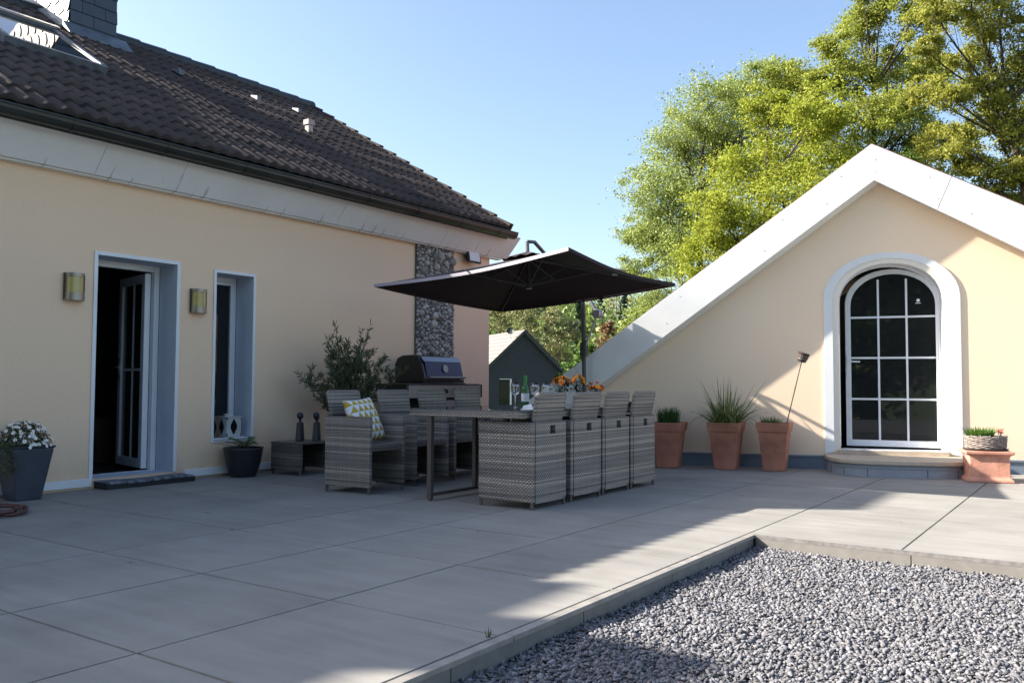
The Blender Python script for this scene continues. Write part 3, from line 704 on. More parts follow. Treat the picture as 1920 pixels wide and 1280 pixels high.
# wall with arched opening (front face at y = 0)
def arch(sc, hw, z0, zs, rise, n=18):
    """right-bottom, up, over, down to left-bottom"""
    pts = [(sc+hw, z0), (sc+hw, zs)]
    for k in range(1, n):
        t = math.pi*k/n; c_, s_ = math.cos(t), math.sin(t)
        pts.append((sc+hw*abs(c_)**.97*(1 if c_ > 0 else -1), zs+rise*s_))
    return pts+[(sc-hw, zs), (sc-hw, z0)]
SC = .72
A_in = arch(SC, .535, .22, 1.86, .42); A_tr = arch(SC, .70, .17, 1.90, .50)
def wall_top(s): return lo_t(s-.0745)+.03
mb = MB(); n_ = len(A_in); top = n_//2
R_half = A_in[:top+1]; L_half = A_in[top:]
outer_r = [(SC, -.3), (SRc, -.3), (SRc, wall_top(SRc)), (.62, wall_top(.62))]
ri = [(SC, -.3), (SRc, -.3), (SRc, wall_top(SRc)), (SC, wall_top(SC))]+[(SC, R_half[-1][1])]+R_half[::-1][1:]+[(SC, .22)]
le = [(SC, -.3), (SC, .22)]+L_half[::-1][:-1]+[(SC, L_half[0][1]), (SC, wall_top(SC)), (.62, wall_top(.62)), (-3.85, wall_top(-3.85)), (-3.85, -.3)]
mb.add([(u, 0, v) for u, v in ri], [tuple(range(len(ri)))]); mb.add([(u, 0, v) for u, v in le], [tuple(range(len(le)))])
mb.prism([(-3.85, -.3), (SRc, -.3), (SRc, wall_top(SRc)-.05), (.62, wall_top(.62)-.05), (-3.85, wall_top(-3.85)-.05)], lambda u, v, d_: (u+EX*d_/EY, d_, v), 3.2, 6.5)
mb.build('wall', M_wall2, annex, fix=False)
mb = MB()  # room behind the door
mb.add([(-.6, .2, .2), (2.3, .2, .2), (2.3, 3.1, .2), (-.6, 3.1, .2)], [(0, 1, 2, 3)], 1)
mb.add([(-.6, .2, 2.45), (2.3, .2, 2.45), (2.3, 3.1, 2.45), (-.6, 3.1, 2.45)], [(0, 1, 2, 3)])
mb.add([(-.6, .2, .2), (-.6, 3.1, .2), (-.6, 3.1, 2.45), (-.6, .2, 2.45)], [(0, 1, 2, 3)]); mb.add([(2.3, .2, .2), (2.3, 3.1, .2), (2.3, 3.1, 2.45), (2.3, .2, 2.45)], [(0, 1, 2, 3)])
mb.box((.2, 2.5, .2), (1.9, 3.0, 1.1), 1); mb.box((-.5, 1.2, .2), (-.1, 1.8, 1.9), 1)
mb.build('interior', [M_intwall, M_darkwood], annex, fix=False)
mb = MB(); m_ = len(A_in)
for k in range(m_-1):
    (u0, v0), (u1, v1) = A_in[k], A_in[k+1]
    mb.add([(u0, 0, v0), (u1, 0, v1), (u1, .24, v1), (u0, .24, v0)], [(0, 1, 2, 3)])
mb.add([(SC-.535, 0, .22), (SC+.535, 0, .22), (SC+.535, .24, .22), (SC-.535, .24, .22)], [(0, 1, 2, 3)])
mb.build('door_reveal', M_white, annex, fix=False)
mb = MB()
A_md = arch(SC, .605, .19, 1.878, .455)
ring = list(zip(A_md, A_tr)); dpt = .014
for k in range(m_-1):
    (a, b_), (c_, d_) = ring[k], ring[k+1]
    q = [(b_[0], -dpt, b_[1]), (d_[0], -dpt, d_[1]), (c_[0], -dpt, c_[1]), (a[0], -dpt, a[1])]
    mb.add(q+[(x, -.0015, z) for x, _, z in q], [(0, 1, 2, 3), (0, 1, 5, 4), (2, 3, 7, 6)])
for k in (0, m_-1):
    a, b_ = ring[k]; mb.add([(a[0], -dpt, a[1]), (b_[0], -dpt, b_[1]), (b_[0], 0, b_[1]), (a[0], 0, a[1])], [(0, 1, 2, 3)])
mb.build('door_surround', M_white, annex)
mb = MB()
for k in range(m_-1):
    (a, b_), (c_, d_) = (A_in[k], A_md[k]), (A_in[k+1], A_md[k+1])
    mb.add([(b_[0], -.006, b_[1]), (d_[0], -.006, d_[1]), (c_[0], -.0015, c_[1]), (a[0], -.0015, a[1])], [(0, 1, 2, 3)])
mb.build('inner_surround', mat('cream_trim', (.80, .74, .64), .6, nscale=4, namt=.04), annex)
# fixed frame + slightly open leaf
def arch_bar(mb, A0, A1, y0, y1, mi=0):
    for k in range(len(A0)-1):
        a, b_, c_, d_ = A0[k], A1[k], A0[k+1], A1[k+1]
        vs = [(a[0], y0, a[1]), (c_[0], y0, c_[1]), (d_[0], y0, d_[1]), (b_[0], y0, b_[1])]; vs += [(x, y1, z) for x, _, z in vs]
        mb.add(vs, [(0, 1, 2, 3), (7, 6, 5, 4), (0, 1, 5, 4), (2, 3, 7, 6)], mi)
mb = MB(); arch_bar(mb, arch(SC, .534, .221, 1.86, .419), arch(SC, .512, .25, 1.858, .40), .15, .20); mb.build('door_frame', M_whitepvc, annex)
leaf = bpy.data.objects.new('door', None); COL.objects.link(leaf); leaf.parent = annex
hx = SC+.528; leaf.location = (hx, .185, 0); leaf.rotation_euler = (0, 0, R(-8.5))
LA = arch(-.487, .484, .245, 1.85, .39); LB = arch(-.475, .438, .312, 1.838, .348)
mb = MB(); arch_bar(mb, LA, LB, -.03, .03); mb.add([(LA[0][0], -.03, .245), (LA[-1][0], -.03, .245), (LB[-1][0], -.03, .315), (LB[0][0], -.03, .315)], [(0, 1, 2, 3)])
mb.add([(LB[0][0], -.03, .315), (LB[-1][0], -.03, .315), (LB[-1][0], .03, .315), (LB[0][0], .03, .315)], [(0, 1, 2, 3)])
mb.build('leaf_frame', M_whitepvc, leaf)
mb = MB(); LBp = [(u, v) for u, v in LB]; mb.prism(LBp, lambda u, v, d_: (u, d_, v), -.006, .006); mb.build('pane', M_glassdk, leaf)
mb = MB(); bw = .022
for uu_, zt in ((-.475-.146, 2.128), (-.475+.146, 2.128)): mb.box((uu_-bw/2, -.016, .315), (uu_+bw/2, -.008, zt))
for zz in (.775, 1.24, 1.70): mb.box((-.475-.437, -.0165, zz-bw/2), (-.475+.437, -.0085, zz+bw/2))
mb.build('glazing_bar', M_whitepvc, leaf)
mb = MB(); hu = -.475-.467; mb.box((hu-.016, -.040, 1.02), (hu+.016, -.03, 1.26)); mb.tube([(hu, -.04, 1.2), (hu, -.085, 1.2), (hu+.03, -.09, 1.2), (hu+.125, -.09, 1.195)], .009, 8)
mb.build('handle', M_white, leaf, smooth=False, bevel=.002)
mb = MB(); Mx = Matrix.Translation((-.478+.27, -.0075, 1.88)) @ Matrix.Rotation(R(90), 4, 'X')
mb.lathe([(0, 0), (.018, 0), (.018, .0008), (0, .0008)], (0, 0, 0), 10, 0, Mx); mb.box((-.478+.243, -.0085, 1.845), (-.478+.297, -.0075, 1.852)); mb.build('door_sticker', M_white, leaf)
# plinth
mb = MB(); mb.box((-3.8, -.014, -.05), (SRc, -.0008, .150)); mb.box((-3.8, -.028, .128), (SRc, -.0145, .148)); mb.build('plinth', M_plinth, annex, bevel=.002)
# bargeboards (boxed overhang) with joints and screws
def slopepoly(a, b_): return [(a, lo_t(a)), (b_, lo_t(b_)), (b_, up_t(b_)), (a, up_t(a))]
def board(name, pts):
    mb = MB(); mb.prism(pts, extr, 0, .205); return mb.build(name, M_board, annex, bevel=.002)
jl = (-2.757, 1.177, -2.68, .977)
lft = [-4.35, -2.72]
def cutpoly(sa_top, sa_lo, sb_top, sb_lo): return [(sa_lo, lo_t(sa_lo)), (sb_lo, lo_t(sb_lo)), (sb_top, up_t(sb_top)), (sa_top, up_t(sa_top))]
board('bargeboard', cutpoly(-4.4, -4.2, -2.78, -2.60)); board('bargeboard', cutpoly(-2.776, -2.596, .52, .541))
board('bargeboard', cutpoly(.5205, .5415, 1.315, 1.165)); board('bargeboard', cutpoly(1.320, 1.170, 3.35, 3.2))
for s, zf in [(-.62, .3), (-.42, .75), (-1.7, .3), (-1.55, .75), (-2.3, .4), (.56, .25), (.56, .6), (1.18, .3), (1.10, .75), (.05, .3), (.2, .75), (1.5, .3)]:
    z0 = lo_t(s)+(up_t(s)-lo_t(s))*zf; Mx = Matrix.Translation((s, -.2, z0)) @ Matrix.Rotation(R(90), 4, 'X'); mb = MB(); mb.lathe([(0, 0), (.006, 0), (.005, .0025), (0, .003)], (0, 0, 0), 8, 0, Mx); mb.build('screw', M_steel, annex)
mb = MB()
mb.prism([(-4.4, up_t(-4.4)+.003), (.52, up_t(.52)+.003), (.52, up_t(.52)+.012), (-4.4, up_t(-4.4)+.012)], extr, .02, 6.6)
mb.prism([(.52, up_t(.52)+.002), (3.4, up_t(3.4)+.002), (3.4, up_t(3.4)+.014), (.52, up_t(.52)+.014)], extr, .03, 6.6)
mb.build('roof', M_redtile, annex)
# semi-oval step
def dshape(w, dp, ex_, n=26):
    pts = [(SC-w, 0), ]
    for k in range(n+1):
        t = math.pi*k/n; c_, s_ = -math.cos(t), math.sin(t)
        pts.append((SC+w*(abs(c_)**.6)*(1 if c_ > 0 else -1), -ex_-dp*(abs(s_)**.75)))
    return pts+[(SC+w, 0)]
mb = MB(); mb.prism(dshape(.685, .62, .12), lambda u, v, d_: (u, v-.03, d_), .0, .128); st = mb.build('step_riser', M_tile_riser, annex)
mb = MB(); mb.prism(dshape(.695, .62, .128), lambda u, v, d_: (u, v-.0302, d_), .085, .094)
mb.build('riser_bead', M_tile_riser, annex, bevel=.003)
D_ = dshape(.687, .622, .122)
for k in range(3, len(D_)-3, 4):
    u, v = D_[k]; mb = MB(); mb.tube([(u, v-.03, .004), (u, v-.03, .084)], .0022, 5); mb.build('riser_joint', M_joint, annex)
mb = MB(); mb.prism(dshape(.715, .635, .14), lambda u, v, d_: (u, v-.0295, d_), .1285, .168); mb.build('step_top', M_step, annex, bevel=.006)
mb = MB(); mb.box((SC-.56, -.0355, .168), (SC+.56, .10, .2195)); mb.build('threshold', M_step, annex, bevel=.004)

# ================================================================== WALL LIGHTS, FLOODLIGHT
M_brass = mat('aged_steel_band', (.30, .26, .22), .38, metal=.9, nscale=30, namt=.15)
def wall_lamp():
    t = thing('wall_lamp', 'curved steel and amber glass wall light left of the open door', 'wall lamp', (WX, 3.95, 1.63), 0, 'amber wall lights beside the open door')
    a0, a1 = -math.pi/2, math.pi/2
    def half(mb, r0, r1, z0, z1): 
        mb.lathe([(r1, z0), (r0, z0), (r0, z1), (r1, z1), (r1, z0)], (0.012, 0, 0), 18, 0, Matrix.Diagonal((.9, 1, 1, 1)), a0, a1)
    mb = MB(); mb.box((0.0015, -.082, 0), (.012, .074, .235)); mb.build('back_plate', M_brass, t)
    mb = MB(); half(mb, .088, .010, .222, .235); half(mb, .086, .080, .206, .2215); mb.build('top_band', M_brass, t)
    mb = MB(); half(mb, .086, .080, .012, .066); half(mb, .090, .010, 0, .010); mb.build('bottom_band', M_brass, t)
    mb = MB(); half(mb, .078, .075, .067, .205); mb.build('lamp_shade', M_lampglass, t)
    mb = MB(); mb.lathe([(.016, .05), (.016, .09), (.026, .11), (.030, .14), (.02, .168), (0, .172)], (.04, 0, 0), 12); mb.build('bulb', M_bulb, t, smooth=True)
    for s_ in (-1, 1):
        mb = MB(); mb.box((.012, s_*.084-.005, 0), (.030, s_*.084+.005, .232)); mb.build('side_strip', M_rust, t)
    return t
wl = wall_lamp(); dup(wl, (WX, 5.185, 1.605), label='curved steel and amber glass wall light between the door and the narrow window')
t = thing('floodlight', 'square white floodlight in black frame high on the wall beside the stone pilaster', 'floodlight', (WX, 9.51, 2.60))
Mx = Matrix.Rotation(R(-8), 4, 'Y')
mb = MB(); mb.box((.10, -.14, -.02), (.135, .14, .20), 0, Mx); mb.box((.05, -.08, .02), (.10, .08, .16), 0, Mx); mb.build('housing', M_blackmatte, t, bevel=.004)
mb = MB(); mb.box((.1355, -.115, .0), (.139, .115, .18), 0, Mx); mb.build('lens', M_white, t)
mb = MB(); mb.box((.0015, -.03, .05), (.05, .03, .12)); mb.build('bracket', M_blackmatte, t)

# ================================================================== FURNITURE
def make_chair():
    """back towards +x"""
    t = thing('wicker_armchair', 'x', 'armchair', (0, 0, 0), 0)
    D, W = .25, .2425; z0, z1 = .045, .648
    for s_ in (-1, 1):
        mb = MB(); y0, y1 = (W-.04, W) if s_ > 0 else (-W, -W+.04)
        mb.hexa([(-D, y0, z0+.01), (D-.001, y0, z0+.01), (D-.001, y1, z0+.01), (-D, y1, z0+.01)], [(-D, y0, z1), (D-.001, y0, z1), (D-.001, y1, z1), (-D, y1, z1)])
        mb.build('side_panel', M_wicker, t, bevel=.008)
    mb = MB(); y = W-.0415; a, b_, c_, d_ = .0, .075, .555, .618   # panel with a square grip hole
    for (ya, yb, za, zb) in ((-y, a, z0, z1+.004), (b_, y, z0, z1+.004), (a, b_, z0, c_), (a, b_, d_, z1+.004)):
        mb.box((D-.036, ya, za), (D+.002, yb, zb))
    mb.build('back_panel', M_wicker, t)
    mb = MB(); mb.box((D-.0365, a+.0005, c_+.0005), (D-.030, b_-.0005, d_-.0005)); mb.build('grip_hole', M_joint, t)
    mb = MB(); mb.box((-D+.004, -W+.0415, .375), (D-.037, W-.0415, .412)); mb.box((-D+.004, -W+.042, .355), (-D+.03, W-.042, .3745)); mb.build('seat', M_wickerf, t, bevel=.006)
    # flip-up backrest, leaning outward
    Mx = Matrix.Translation((D-.028, 0, z1+.006)) @ Matrix.Rotation(R(12), 4, 'Y')
    mb = MB(); bw_ = .197; tw = .212
    mb.hexa([Mx @ Vector(p) for p in ((-.012, -bw_+.018, 0), (.012, -bw_+.018, 0), (.012, bw_-.018, 0), (-.012, bw_-.018, 0))],
            [Mx @ Vector(p) for p in ((-.012, -tw+.022, .192), (.012, -tw+.022, .192), (.012, tw-.022, .192), (-.012, tw-.022, .192))])
    br = mb.build('backrest', M_wicker, t)
    mb = MB(); mb.tube([Mx @ Vector(p) for p in ((0, -bw_+.006, 0), (0, -tw+.010, .195), (0, -tw+.02, .205), (0, tw-.02, .205), (0, tw-.010, .195), (0, bw_-.006, 0))], .0155, 8)
    mb.build('backrest_rim', M_wicker, br)
    for sx in (-1, 1):
        for s_ in (-1, 1):
            mb = MB(); mb.tube([(sx*(D-.016), s_*(W-.018), 0), (sx*(D-.016), s_*(W-.018), .06)], .013, 10); mb.build('leg', M_foot, t)
    return t
RY = [5.615, 6.172, 6.705, 7.222]; c0 = make_chair(); g_r = 'wicker armchairs with backs to the terrace'; g_l = 'wicker armchairs on the house side of the table'
c0.location = (-3.782, RY[0], 0); tag(c0, 'grey wicker armchair nearest the camera with its back and left side showing', group=g_r)
for y, lb, dx in zip(RY[1:], ('second nearest grey wicker armchair back, with the orange flowers behind its top', 'grey wicker armchair in the row of backs, third from the camera', 'farthest grey wicker armchair of the row of backs, beside the terracotta planters'), (.004, -.004, .0)):
    dup(c0, (-3.782+dx, y, 0), R(rnd.uniform(-1.2, 1.2)), lb)
for (x, y), lb in zip(((-5.375, 5.515), (-5.45, 6.22), (-5.48, 6.83), (-5.48, 7.42)), ('grey wicker armchair holding the yellow triangle cushion', 'empty grey wicker armchair next behind the one with the cushion', 'grey wicker armchair in front of the grill knobs, third on the house side', 'grey wicker armchair farthest on the house side, before the right end of the grill')):
    o = dup(c0, (x, y, 0), R(180+rnd.uniform(-1.5, 1.5)), lb); o['group'] = g_l
c1 = [o for o in bpy.data.objects if o.get('label', '').startswith('grey wicker armchair holding')][0]; c1.rotation_euler = (0, 0, R(184))
# cushion on it
def cushion():
    n = 22; s_ = .40; vs = []; fs = []
    for side in (0, 1):
        for i in range(n+1):
            for j in range(n+1):
                u, v = i/n*2-1, j/n*2-1
                th = .062*max(0, (1-u**4)*(1-v**4))**.55
                pin = 1-.07*(1-abs(v))**1*(1 if True else 0)*abs(u)**6-.0
                x = u*s_/2*(1-.06*(1-v*v)*abs(u)); y = v*s_/2*(1-.06*(1-u*u)*abs(v))
                vs.append((x, y, th if side == 0 else -th))
    m = (n+1)**2
    for side in (0, 1):
        for i in range(n):
            for j in range(n):
                a = side*m+i*(n+1)+j; q = (a, a+n+1, a+n+2, a+1); fs.append(q if side == 0 else q[::-1])
    mb = MB(); mb.add(vs, fs); o = mb.build('cushion', M_cush, smooth=True, fix=False)
    w = o.modifiers.new('w', 'WELD'); w.merge_threshold = .0005
    return o
def triangles_mat():
    m = bpy.data.materials.new('triangle_print'); m.use_nodes = True; MATS['tri'] = m
    n = m.node_tree.nodes; l = m.node_tree.links; b = n['Principled BSDF']; b.inputs['Roughness'].default_value = .85
    tc = n.new('ShaderNodeTexCoord'); sx = n.new('ShaderNodeSeparateXYZ'); l.new(tc.outputs['Object'], sx.inputs[0])
    s_ = .066
    v = math_node(n, l, 'DIVIDE', sx.outputs[1], s_); vi = math_node(n, l, 'FLOOR', v); vf = math_node(n, l, 'FRACT', v)
    u = math_node(n, l, 'ADD', math_node(n, l, 'DIVIDE', sx.outputs[0], s_*1.12), math_node(n, l, 'MULTIPLY', vi, .5)); uf = math_node(n, l, 'FRACT', u)
    tri = math_node(n, l, 'MULTIPLY', math_node(n, l, 'ABSOLUTE', math_node(n, l, 'SUBTRACT', uf, .5)), 2)
    f = math_node(n, l, 'LESS_THAN', tri, math_node(n, l, 'SUBTRACT', 1, vf))
    mx = n.new('ShaderNodeMix'); mx.data_type = 'RGBA'; mx.inputs[6].default_value = (.72, .74, .78, 1); mx.inputs[7].default_value = (.46, .33, .035, 1)
    l.new(f, mx.inputs[0]); l.new(mx.outputs[2], b.inputs['Base Color']); return m
M_cush = triangles_mat()
cu = cushion(); cu.matrix_world = Matrix.Translation((-5.345, 5.47, .612)) @ Matrix.Rotation(R(98), 4, 'Z') @ Matrix.Rotation(R(66), 4, 'X') @ Matrix.Rotation(R(4), 4, 'Z')
tag(cu, 'square cushion with mustard and white triangles leaning in the wicker armchair', 'cushion')
# table
tb = thing('dining_table', 'long grey wicker dining table with glass-covered top among the armchairs', 'dining table', (-4.13, 6.4, 0))
tx0, tx1, ty0, ty1 = -.56, .54, -1.09, 1.10
mb = MB(); mb.box((tx0, ty0, .672), (tx1, ty1, .726)); mb.build('tabletop', M_wicker, tb, bevel=.012)
mb = MB(); mb.box((tx0+.01, ty0+.01, .7275), (tx1-.01, ty1-.01, .733)); mb.build('glass_top', glass_mat('table_glass', tint=(.12, .13, .14), refl=.6, alpha=.75), tb, bevel=.001)
for sx, s_ in ((-.36, -1.055), (-.36, 1.055), (.06, -.60), (.06, 1.055)):
        mb = MB(); mb.box((sx-.02, s_-.02, 0.012), (sx+.02, s_+.02, .671)); mb.lathe([(.016, 0), (.018, .012)], (sx, s_, 0), 10); mb.build('leg', M_foot, tb, bevel=.002)
mb = MB()
mb.box((-.378, -1.034, .035), (-.342, 1.034, .06)); mb.box((.042, -.579, .035), (.078, 1.034, .06))
mb.box((-.341, -.46, .036), (.041, -.43, .058)); mb.box((-.341, .43, .036), (.041, .46, .058)); mb.build('foot_rail', M_foot, tb, bevel=.002)
mb = MB(); mb.box((-.38, -.48, .062), (-.345, -.445, .671)); mb.box((-.38, .445, .062), (-.345, .48, .671)); mb.build('support', M_foot, tb)
# side table by the wall
stb = thing('side_table', 'low grey wicker side table against the house wall carrying two dark figures', 'side table', (-6.87, 6.13, 0))
mb = MB(); mb.box((-.22, -.22, .05), (.22, -.185, .31)); mb.box((-.22, .185, .05), (.22, .22, .31)); mb.box((-.22, -.184, .05), (-.185, .184, .31)); mb.build('side_panel', M_wickerd, stb, bevel=.004)
mb = MB(); mb.box((-.225, -.225, .311), (.225, .225, .332)); mb.build('tabletop', M_wickerd, stb, bevel=.006)
for sx in (-1, 1):
    for s_ in (-1, 1):
        mb = MB(); mb.tube([(sx*.203, s_*.203, 0), (sx*.203, s_*.203, .06)], .014, 8); mb.build('leg', M_foot, stb)
# figures
def figure(loc, lean, turn, lab):
    t = thing('figure_sculpture', lab, 'sculpture', loc, turn, 'pair of dark abstract figures')
    k = .205; q = lean
    mb = MB(); mb.hexa([(-.03, -.078, 0), (.03, -.078, 0), (.03, .078, 0), (-.03, .078, 0)], [(-.022, -.058, k*.93), (.022, -.058, k*.93), (.022, .062, k*.93), (-.022, .062, k*.93)])
    mb.build('body', M_sculpt, t, bevel=.006)
    mb = MB(); mb.tube([(0, 0, k*.9), (0, q*.3, k+.03)], .013, 8); mb.build('neck', M_sculpt, t)
    mb = MB(); mb.lathe([(0, -.038), (.02, -.032), (.033, -.012), (.034, .01), (.024, .03), (0, .038)], (0, q, k+.052), 14); mb.build('head', M_sculpt, t, smooth=True)
    return t
figure((-6.875, 6.10, .333), 0, R(35), 'dark abstract figure standing upright, the left one of the pair on the side table')
f2_ = figure((-6.775, 6.235, .333), -.022, R(35), 'dark abstract figure with tilted head, right one of the pair on the side table')
mb = MB(); mb.lathe([(0, -.045), (.02, -.03), (.026, 0), (.02, .03), (0, .04)], (0, .008, .245), 12); mb.build('hair', M_rust, f2_, smooth=True)

# grill
M_gsteel = mat('grill_steel', (.30, .29, .275), .5, metal=.7, nscale=30, namt=.1)
gl = thing('gas_grill', 'black gas grill with stainless control panel and hood thermometer by the house wall', 'grill', (-6.68, 8.24, 0))
def box1(n_, m_, a, b_, bev=.004, par=None):
    mb = MB(); mb.box(a, b_); return mb.build(n_, m_, par or gl, bevel=bev)
box1('cabinet', M_blackmatte, (-.50, -.42, .09), (-.03, .42, .735), .006)
box1('cabinet_door', M_gsteel, (-.029, -.40, .12), (-.012, -.005, .72), .003); box1('cabinet_door', M_gsteel, (-.029, .005, .12), (-.012, .40, .72), .003)
box1('control_panel', M_gsteel, (-.025, -.69, .755), (.005, .70, .905), .004)
box1('side_shelf', M_black, (-.52, -.70, .745), (-.026, -.421, .925), .01); box1('side_shelf', M_black, (-.52, .421, .745), (-.026, .71, .925), .01)
box1('firebox', M_black, (-.52, -.42, .74), (-.027, .42, .935), .006)
box1('panel_edge', M_black, (-.03, .701, .75), (.009, .718, .915), .002); box1('panel_edge', M_black, (-.03, -.69, .906), (.009, .7, .916), .002)
for yk in (-.04, .155, .275, .36):
    mb = MB(); Mx = Matrix.Translation((.005, yk, .832)) @ Matrix.Rotation(R(90), 4, 'Y'); mb.lathe([(.034, 0), (.034, .006), (.027, .008), (.026, .036), (.022, .042), (0, .042)], (0, 0, 0), 18, 0, Mx); mb.box((.045, yk-.005, .812), (.052, yk+.005, .852)); mb.build('knob', M_black, gl)
hood = [(-.50, .937), (-.50, 1.16), (-.46, 1.235), (-.38, 1.265), (-.22, 1.27), (-.13, 1.245), (-.075, 1.17), (-.02, .965), (-.02, .937)]
mb = MB(); mb.prism(hood, lambda u, v, d_: (u, d_, v), -.385, .385); hd = mb.build('hood', M_black, gl, bevel=.012)
mb = MB(); mb.hexa([(-.025, -.335, 1.00), (-.023, -.335, 1.00), (-.023, .345, 1.00), (-.025, .345, 1.00)], [(-.072, -.335, 1.19), (-.062, -.335, 1.19), (-.062, .345, 1.19), (-.072, .345, 1.19)]); mb.build('hood_front', M_grillglass, hd)
mb = MB(); mb.hexa([(-.07, -.35, 1.191), (-.058, -.35, 1.191), (-.058, .36, 1.191), (-.07, .36, 1.191)], [(-.13, -.34, 1.252), (-.112, -.34, 1.248), (-.112, .35, 1.248), (-.13, .35, 1.252)]); mb.build('hood_trim', mat('hood_trim_grey', (.30, .33, .40), .35, metal=.4), hd)
mb = MB(); mb.tube([(.02, -.33, 1.0), (.02, .35, 1.0)], .014, 10); mb.tube([(.02, -.28, 1.0), (-.03, -.28, .99)], .008, 6); mb.tube([(.02, .30, 1.0), (-.03, .30, .99)], .008, 6); mb.build('hood_handle', M_gsteel, hd)
mb = MB(); Mx = Matrix.Translation((-.043, .02, 1.105)) @ Matrix.Rotation(R(78), 4, 'Y'); mb.lathe([(.046, 0), (.046, .012), (.040, .014), (0, .014)], (0, 0, 0), 22, 0, Mx); mb.build('thermometer', M_wwhite, hd)
mb = MB(); mb.lathe([(.047, .0), (.049, .016), (.041, .017)], (0, 0, 0), 22, 0, Mx, cap=False); mb.tube([Mx @ Vector((.02, .01, .016)), Mx @ Vector((-.02, -.018, .016))], .0025, 5); mb.build('thermometer_rim', M_gsteel, hd)
for yk in (-.38, .38):
    mb = MB(); mb.tube([(-.1, yk, 0), (-.1, yk, .09)], .03, 10); mb.tube([(-.44, yk, 0), (-.44, yk, .09)], .03, 10); mb.build('caster', M_black, gl)

# ================================================================== PARASOL
Cc = {'L': (-6.14, 6.40, 1.93), 'N': (-3.84, 6.39, 2.11), 'Rr': (-3.83, 8.60, 2.01), 'F': (-6.13, 8.61, 1.83)}
UMB = dict(L=Vector(Cc['L']), N=Vector(Cc['N']), R=Vector(Cc['Rr']), F=Vector(Cc['F']))
ctr = sum(UMB.values(), Vector())/4; ex_u = (UMB['N']-UMB['L']).normalized(); ey_u = (UMB['F']-UMB['L']).normalized(); nu = ex_u.cross(ey_u).normalized()
peak = ctr+nu*.30; base_u = Vector((-4.99, 8.70, 0))
um = thing('cantilever_parasol', 'dark aubergine square cantilever parasol on a grey post over the dining table', 'parasol', tuple(base_u))
def U(mb, name, m, par=None, **k): return off(mb, tuple(base_u)).build(name, m, par or um, **k)
ends0 = [UMB['L'], UMB['N'], UMB['R'], UMB['F']]
def canopy():
    mb = MB(); n = 14; cs = [UMB['L'], UMB['N'], UMB['R'], UMB['F']]
    for q in range(4):
        a, b_ = cs[q], cs[(q+1) % 4]; vs = []
        for i in range(n+1):
            s_ = i/n
            for j in range(n+1):
                t_ = j/n; e = a.lerp(b_, t_); p = peak.lerp(e, s_)
                sag = .045*s_*math.sin(math.pi*t_)*(s_**.7) + .02*math.sin(math.pi*s_)
                inw = .055*math.sin(math.pi*t_)*s_*s_
                p = p-nu*sag*.8+(ctr-p).normalized()*inw
                vs.append(p)
        mb.add(vs, [(i*(n+1)+j, (i+1)*(n+1)+j, (i+1)*(n+1)+j+1, i*(n+1)+j+1) for i in range(n) for j in range(n)])
    o = U(mb, 'canopy', M_fabric, smooth=False, fix=False); return o
cn = canopy(); sm = cn.modifiers.new('s', 'SOLIDIFY'); sm.thickness = .003
mb = MB()       # small vent cap on the peak, with folds
vs = [peak+nu*.05]; nfold = 24
for k in range(nfold):
    a = 2*math.pi*k/nfold; r_ = .23*(1/max(abs(math.cos(a)), abs(math.sin(a))))**.6; wv = .018*(k % 2)
    vs.append(peak+(ex_u*math.cos(a)+ey_u*math.sin(a))*r_+nu*(-.045+wv))
mb.add(vs, [(0, k+1, (k+1) % nfold+1) for k in range(nfold)]); vc = U(mb, 'vent_cap', M_fabric, cn); sm = vc.modifiers.new('s', 'SOLIDIFY'); sm.thickness = .003
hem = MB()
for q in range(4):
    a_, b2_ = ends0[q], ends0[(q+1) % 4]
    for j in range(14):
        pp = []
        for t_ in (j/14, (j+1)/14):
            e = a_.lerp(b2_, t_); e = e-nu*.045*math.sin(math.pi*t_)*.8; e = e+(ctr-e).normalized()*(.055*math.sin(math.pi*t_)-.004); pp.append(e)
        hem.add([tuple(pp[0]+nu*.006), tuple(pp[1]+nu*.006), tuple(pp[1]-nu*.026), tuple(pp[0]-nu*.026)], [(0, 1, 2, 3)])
hem.m = [0 if k < 14 else 1 for k in range(len(hem.f))]; hm = U(hem, 'hem', [mat('painted_sheen_hem', (.34, .31, .36), .45, spec=.8), M_fabric], cn, fix=False)  # sunlit edge painted paler to imitate sheen; other edges plain fabric
hub_lo = ctr-nu*.02; hub_hi = peak-nu*.03
ends = [UMB['L'], UMB['N'], UMB['R'], UMB['F']]; mids = [(ends[i]+ends[(i+1) % 4])/2 for i in range(4)]
for e in ends+mids:
    mb = MB(); e2 = peak.lerp(e, .985)-nu*.03; mb.tube([hub_hi, e2], .009, 6); rb = U(mb, 'rib', M_pole, um)
    mb = MB(); mb.tube([hub_lo, peak.lerp(e, .45)-nu*.035], .007, 6); U(mb, 'strut', M_pole, rb)
mb = MB(); mb.tube([hub_hi+nu*.05, hub_lo+nu*.0], .018, 10); mb.tube([hub_hi-nu*.02, hub_hi+nu*.02], .045, 12); mb.tube([hub_lo-nu*.03, hub_lo+nu*.03], .035, 12); U(mb, 'hub', M_pole)
mb = MB(); mb.tube([base_u+Vector((0, 0, .05)), base_u+Vector((-.037, 0, 1.97))], .024, 14); U(mb, 'post', M_pole)
mb = MB(); bx_, by_ = base_u.x, base_u.y; mb.box((bx_-.25, by_-.42, .002), (bx_+.25, by_+.05, .05)); U(mb, 'base_plate', M_pole, bevel=.006)
joint = base_u+Vector((.155, 0, 1.735)); topp = peak+nu*.155+Vector((.0, .0, 0)); slider = base_u+Vector((-.012, 0, 1.37))
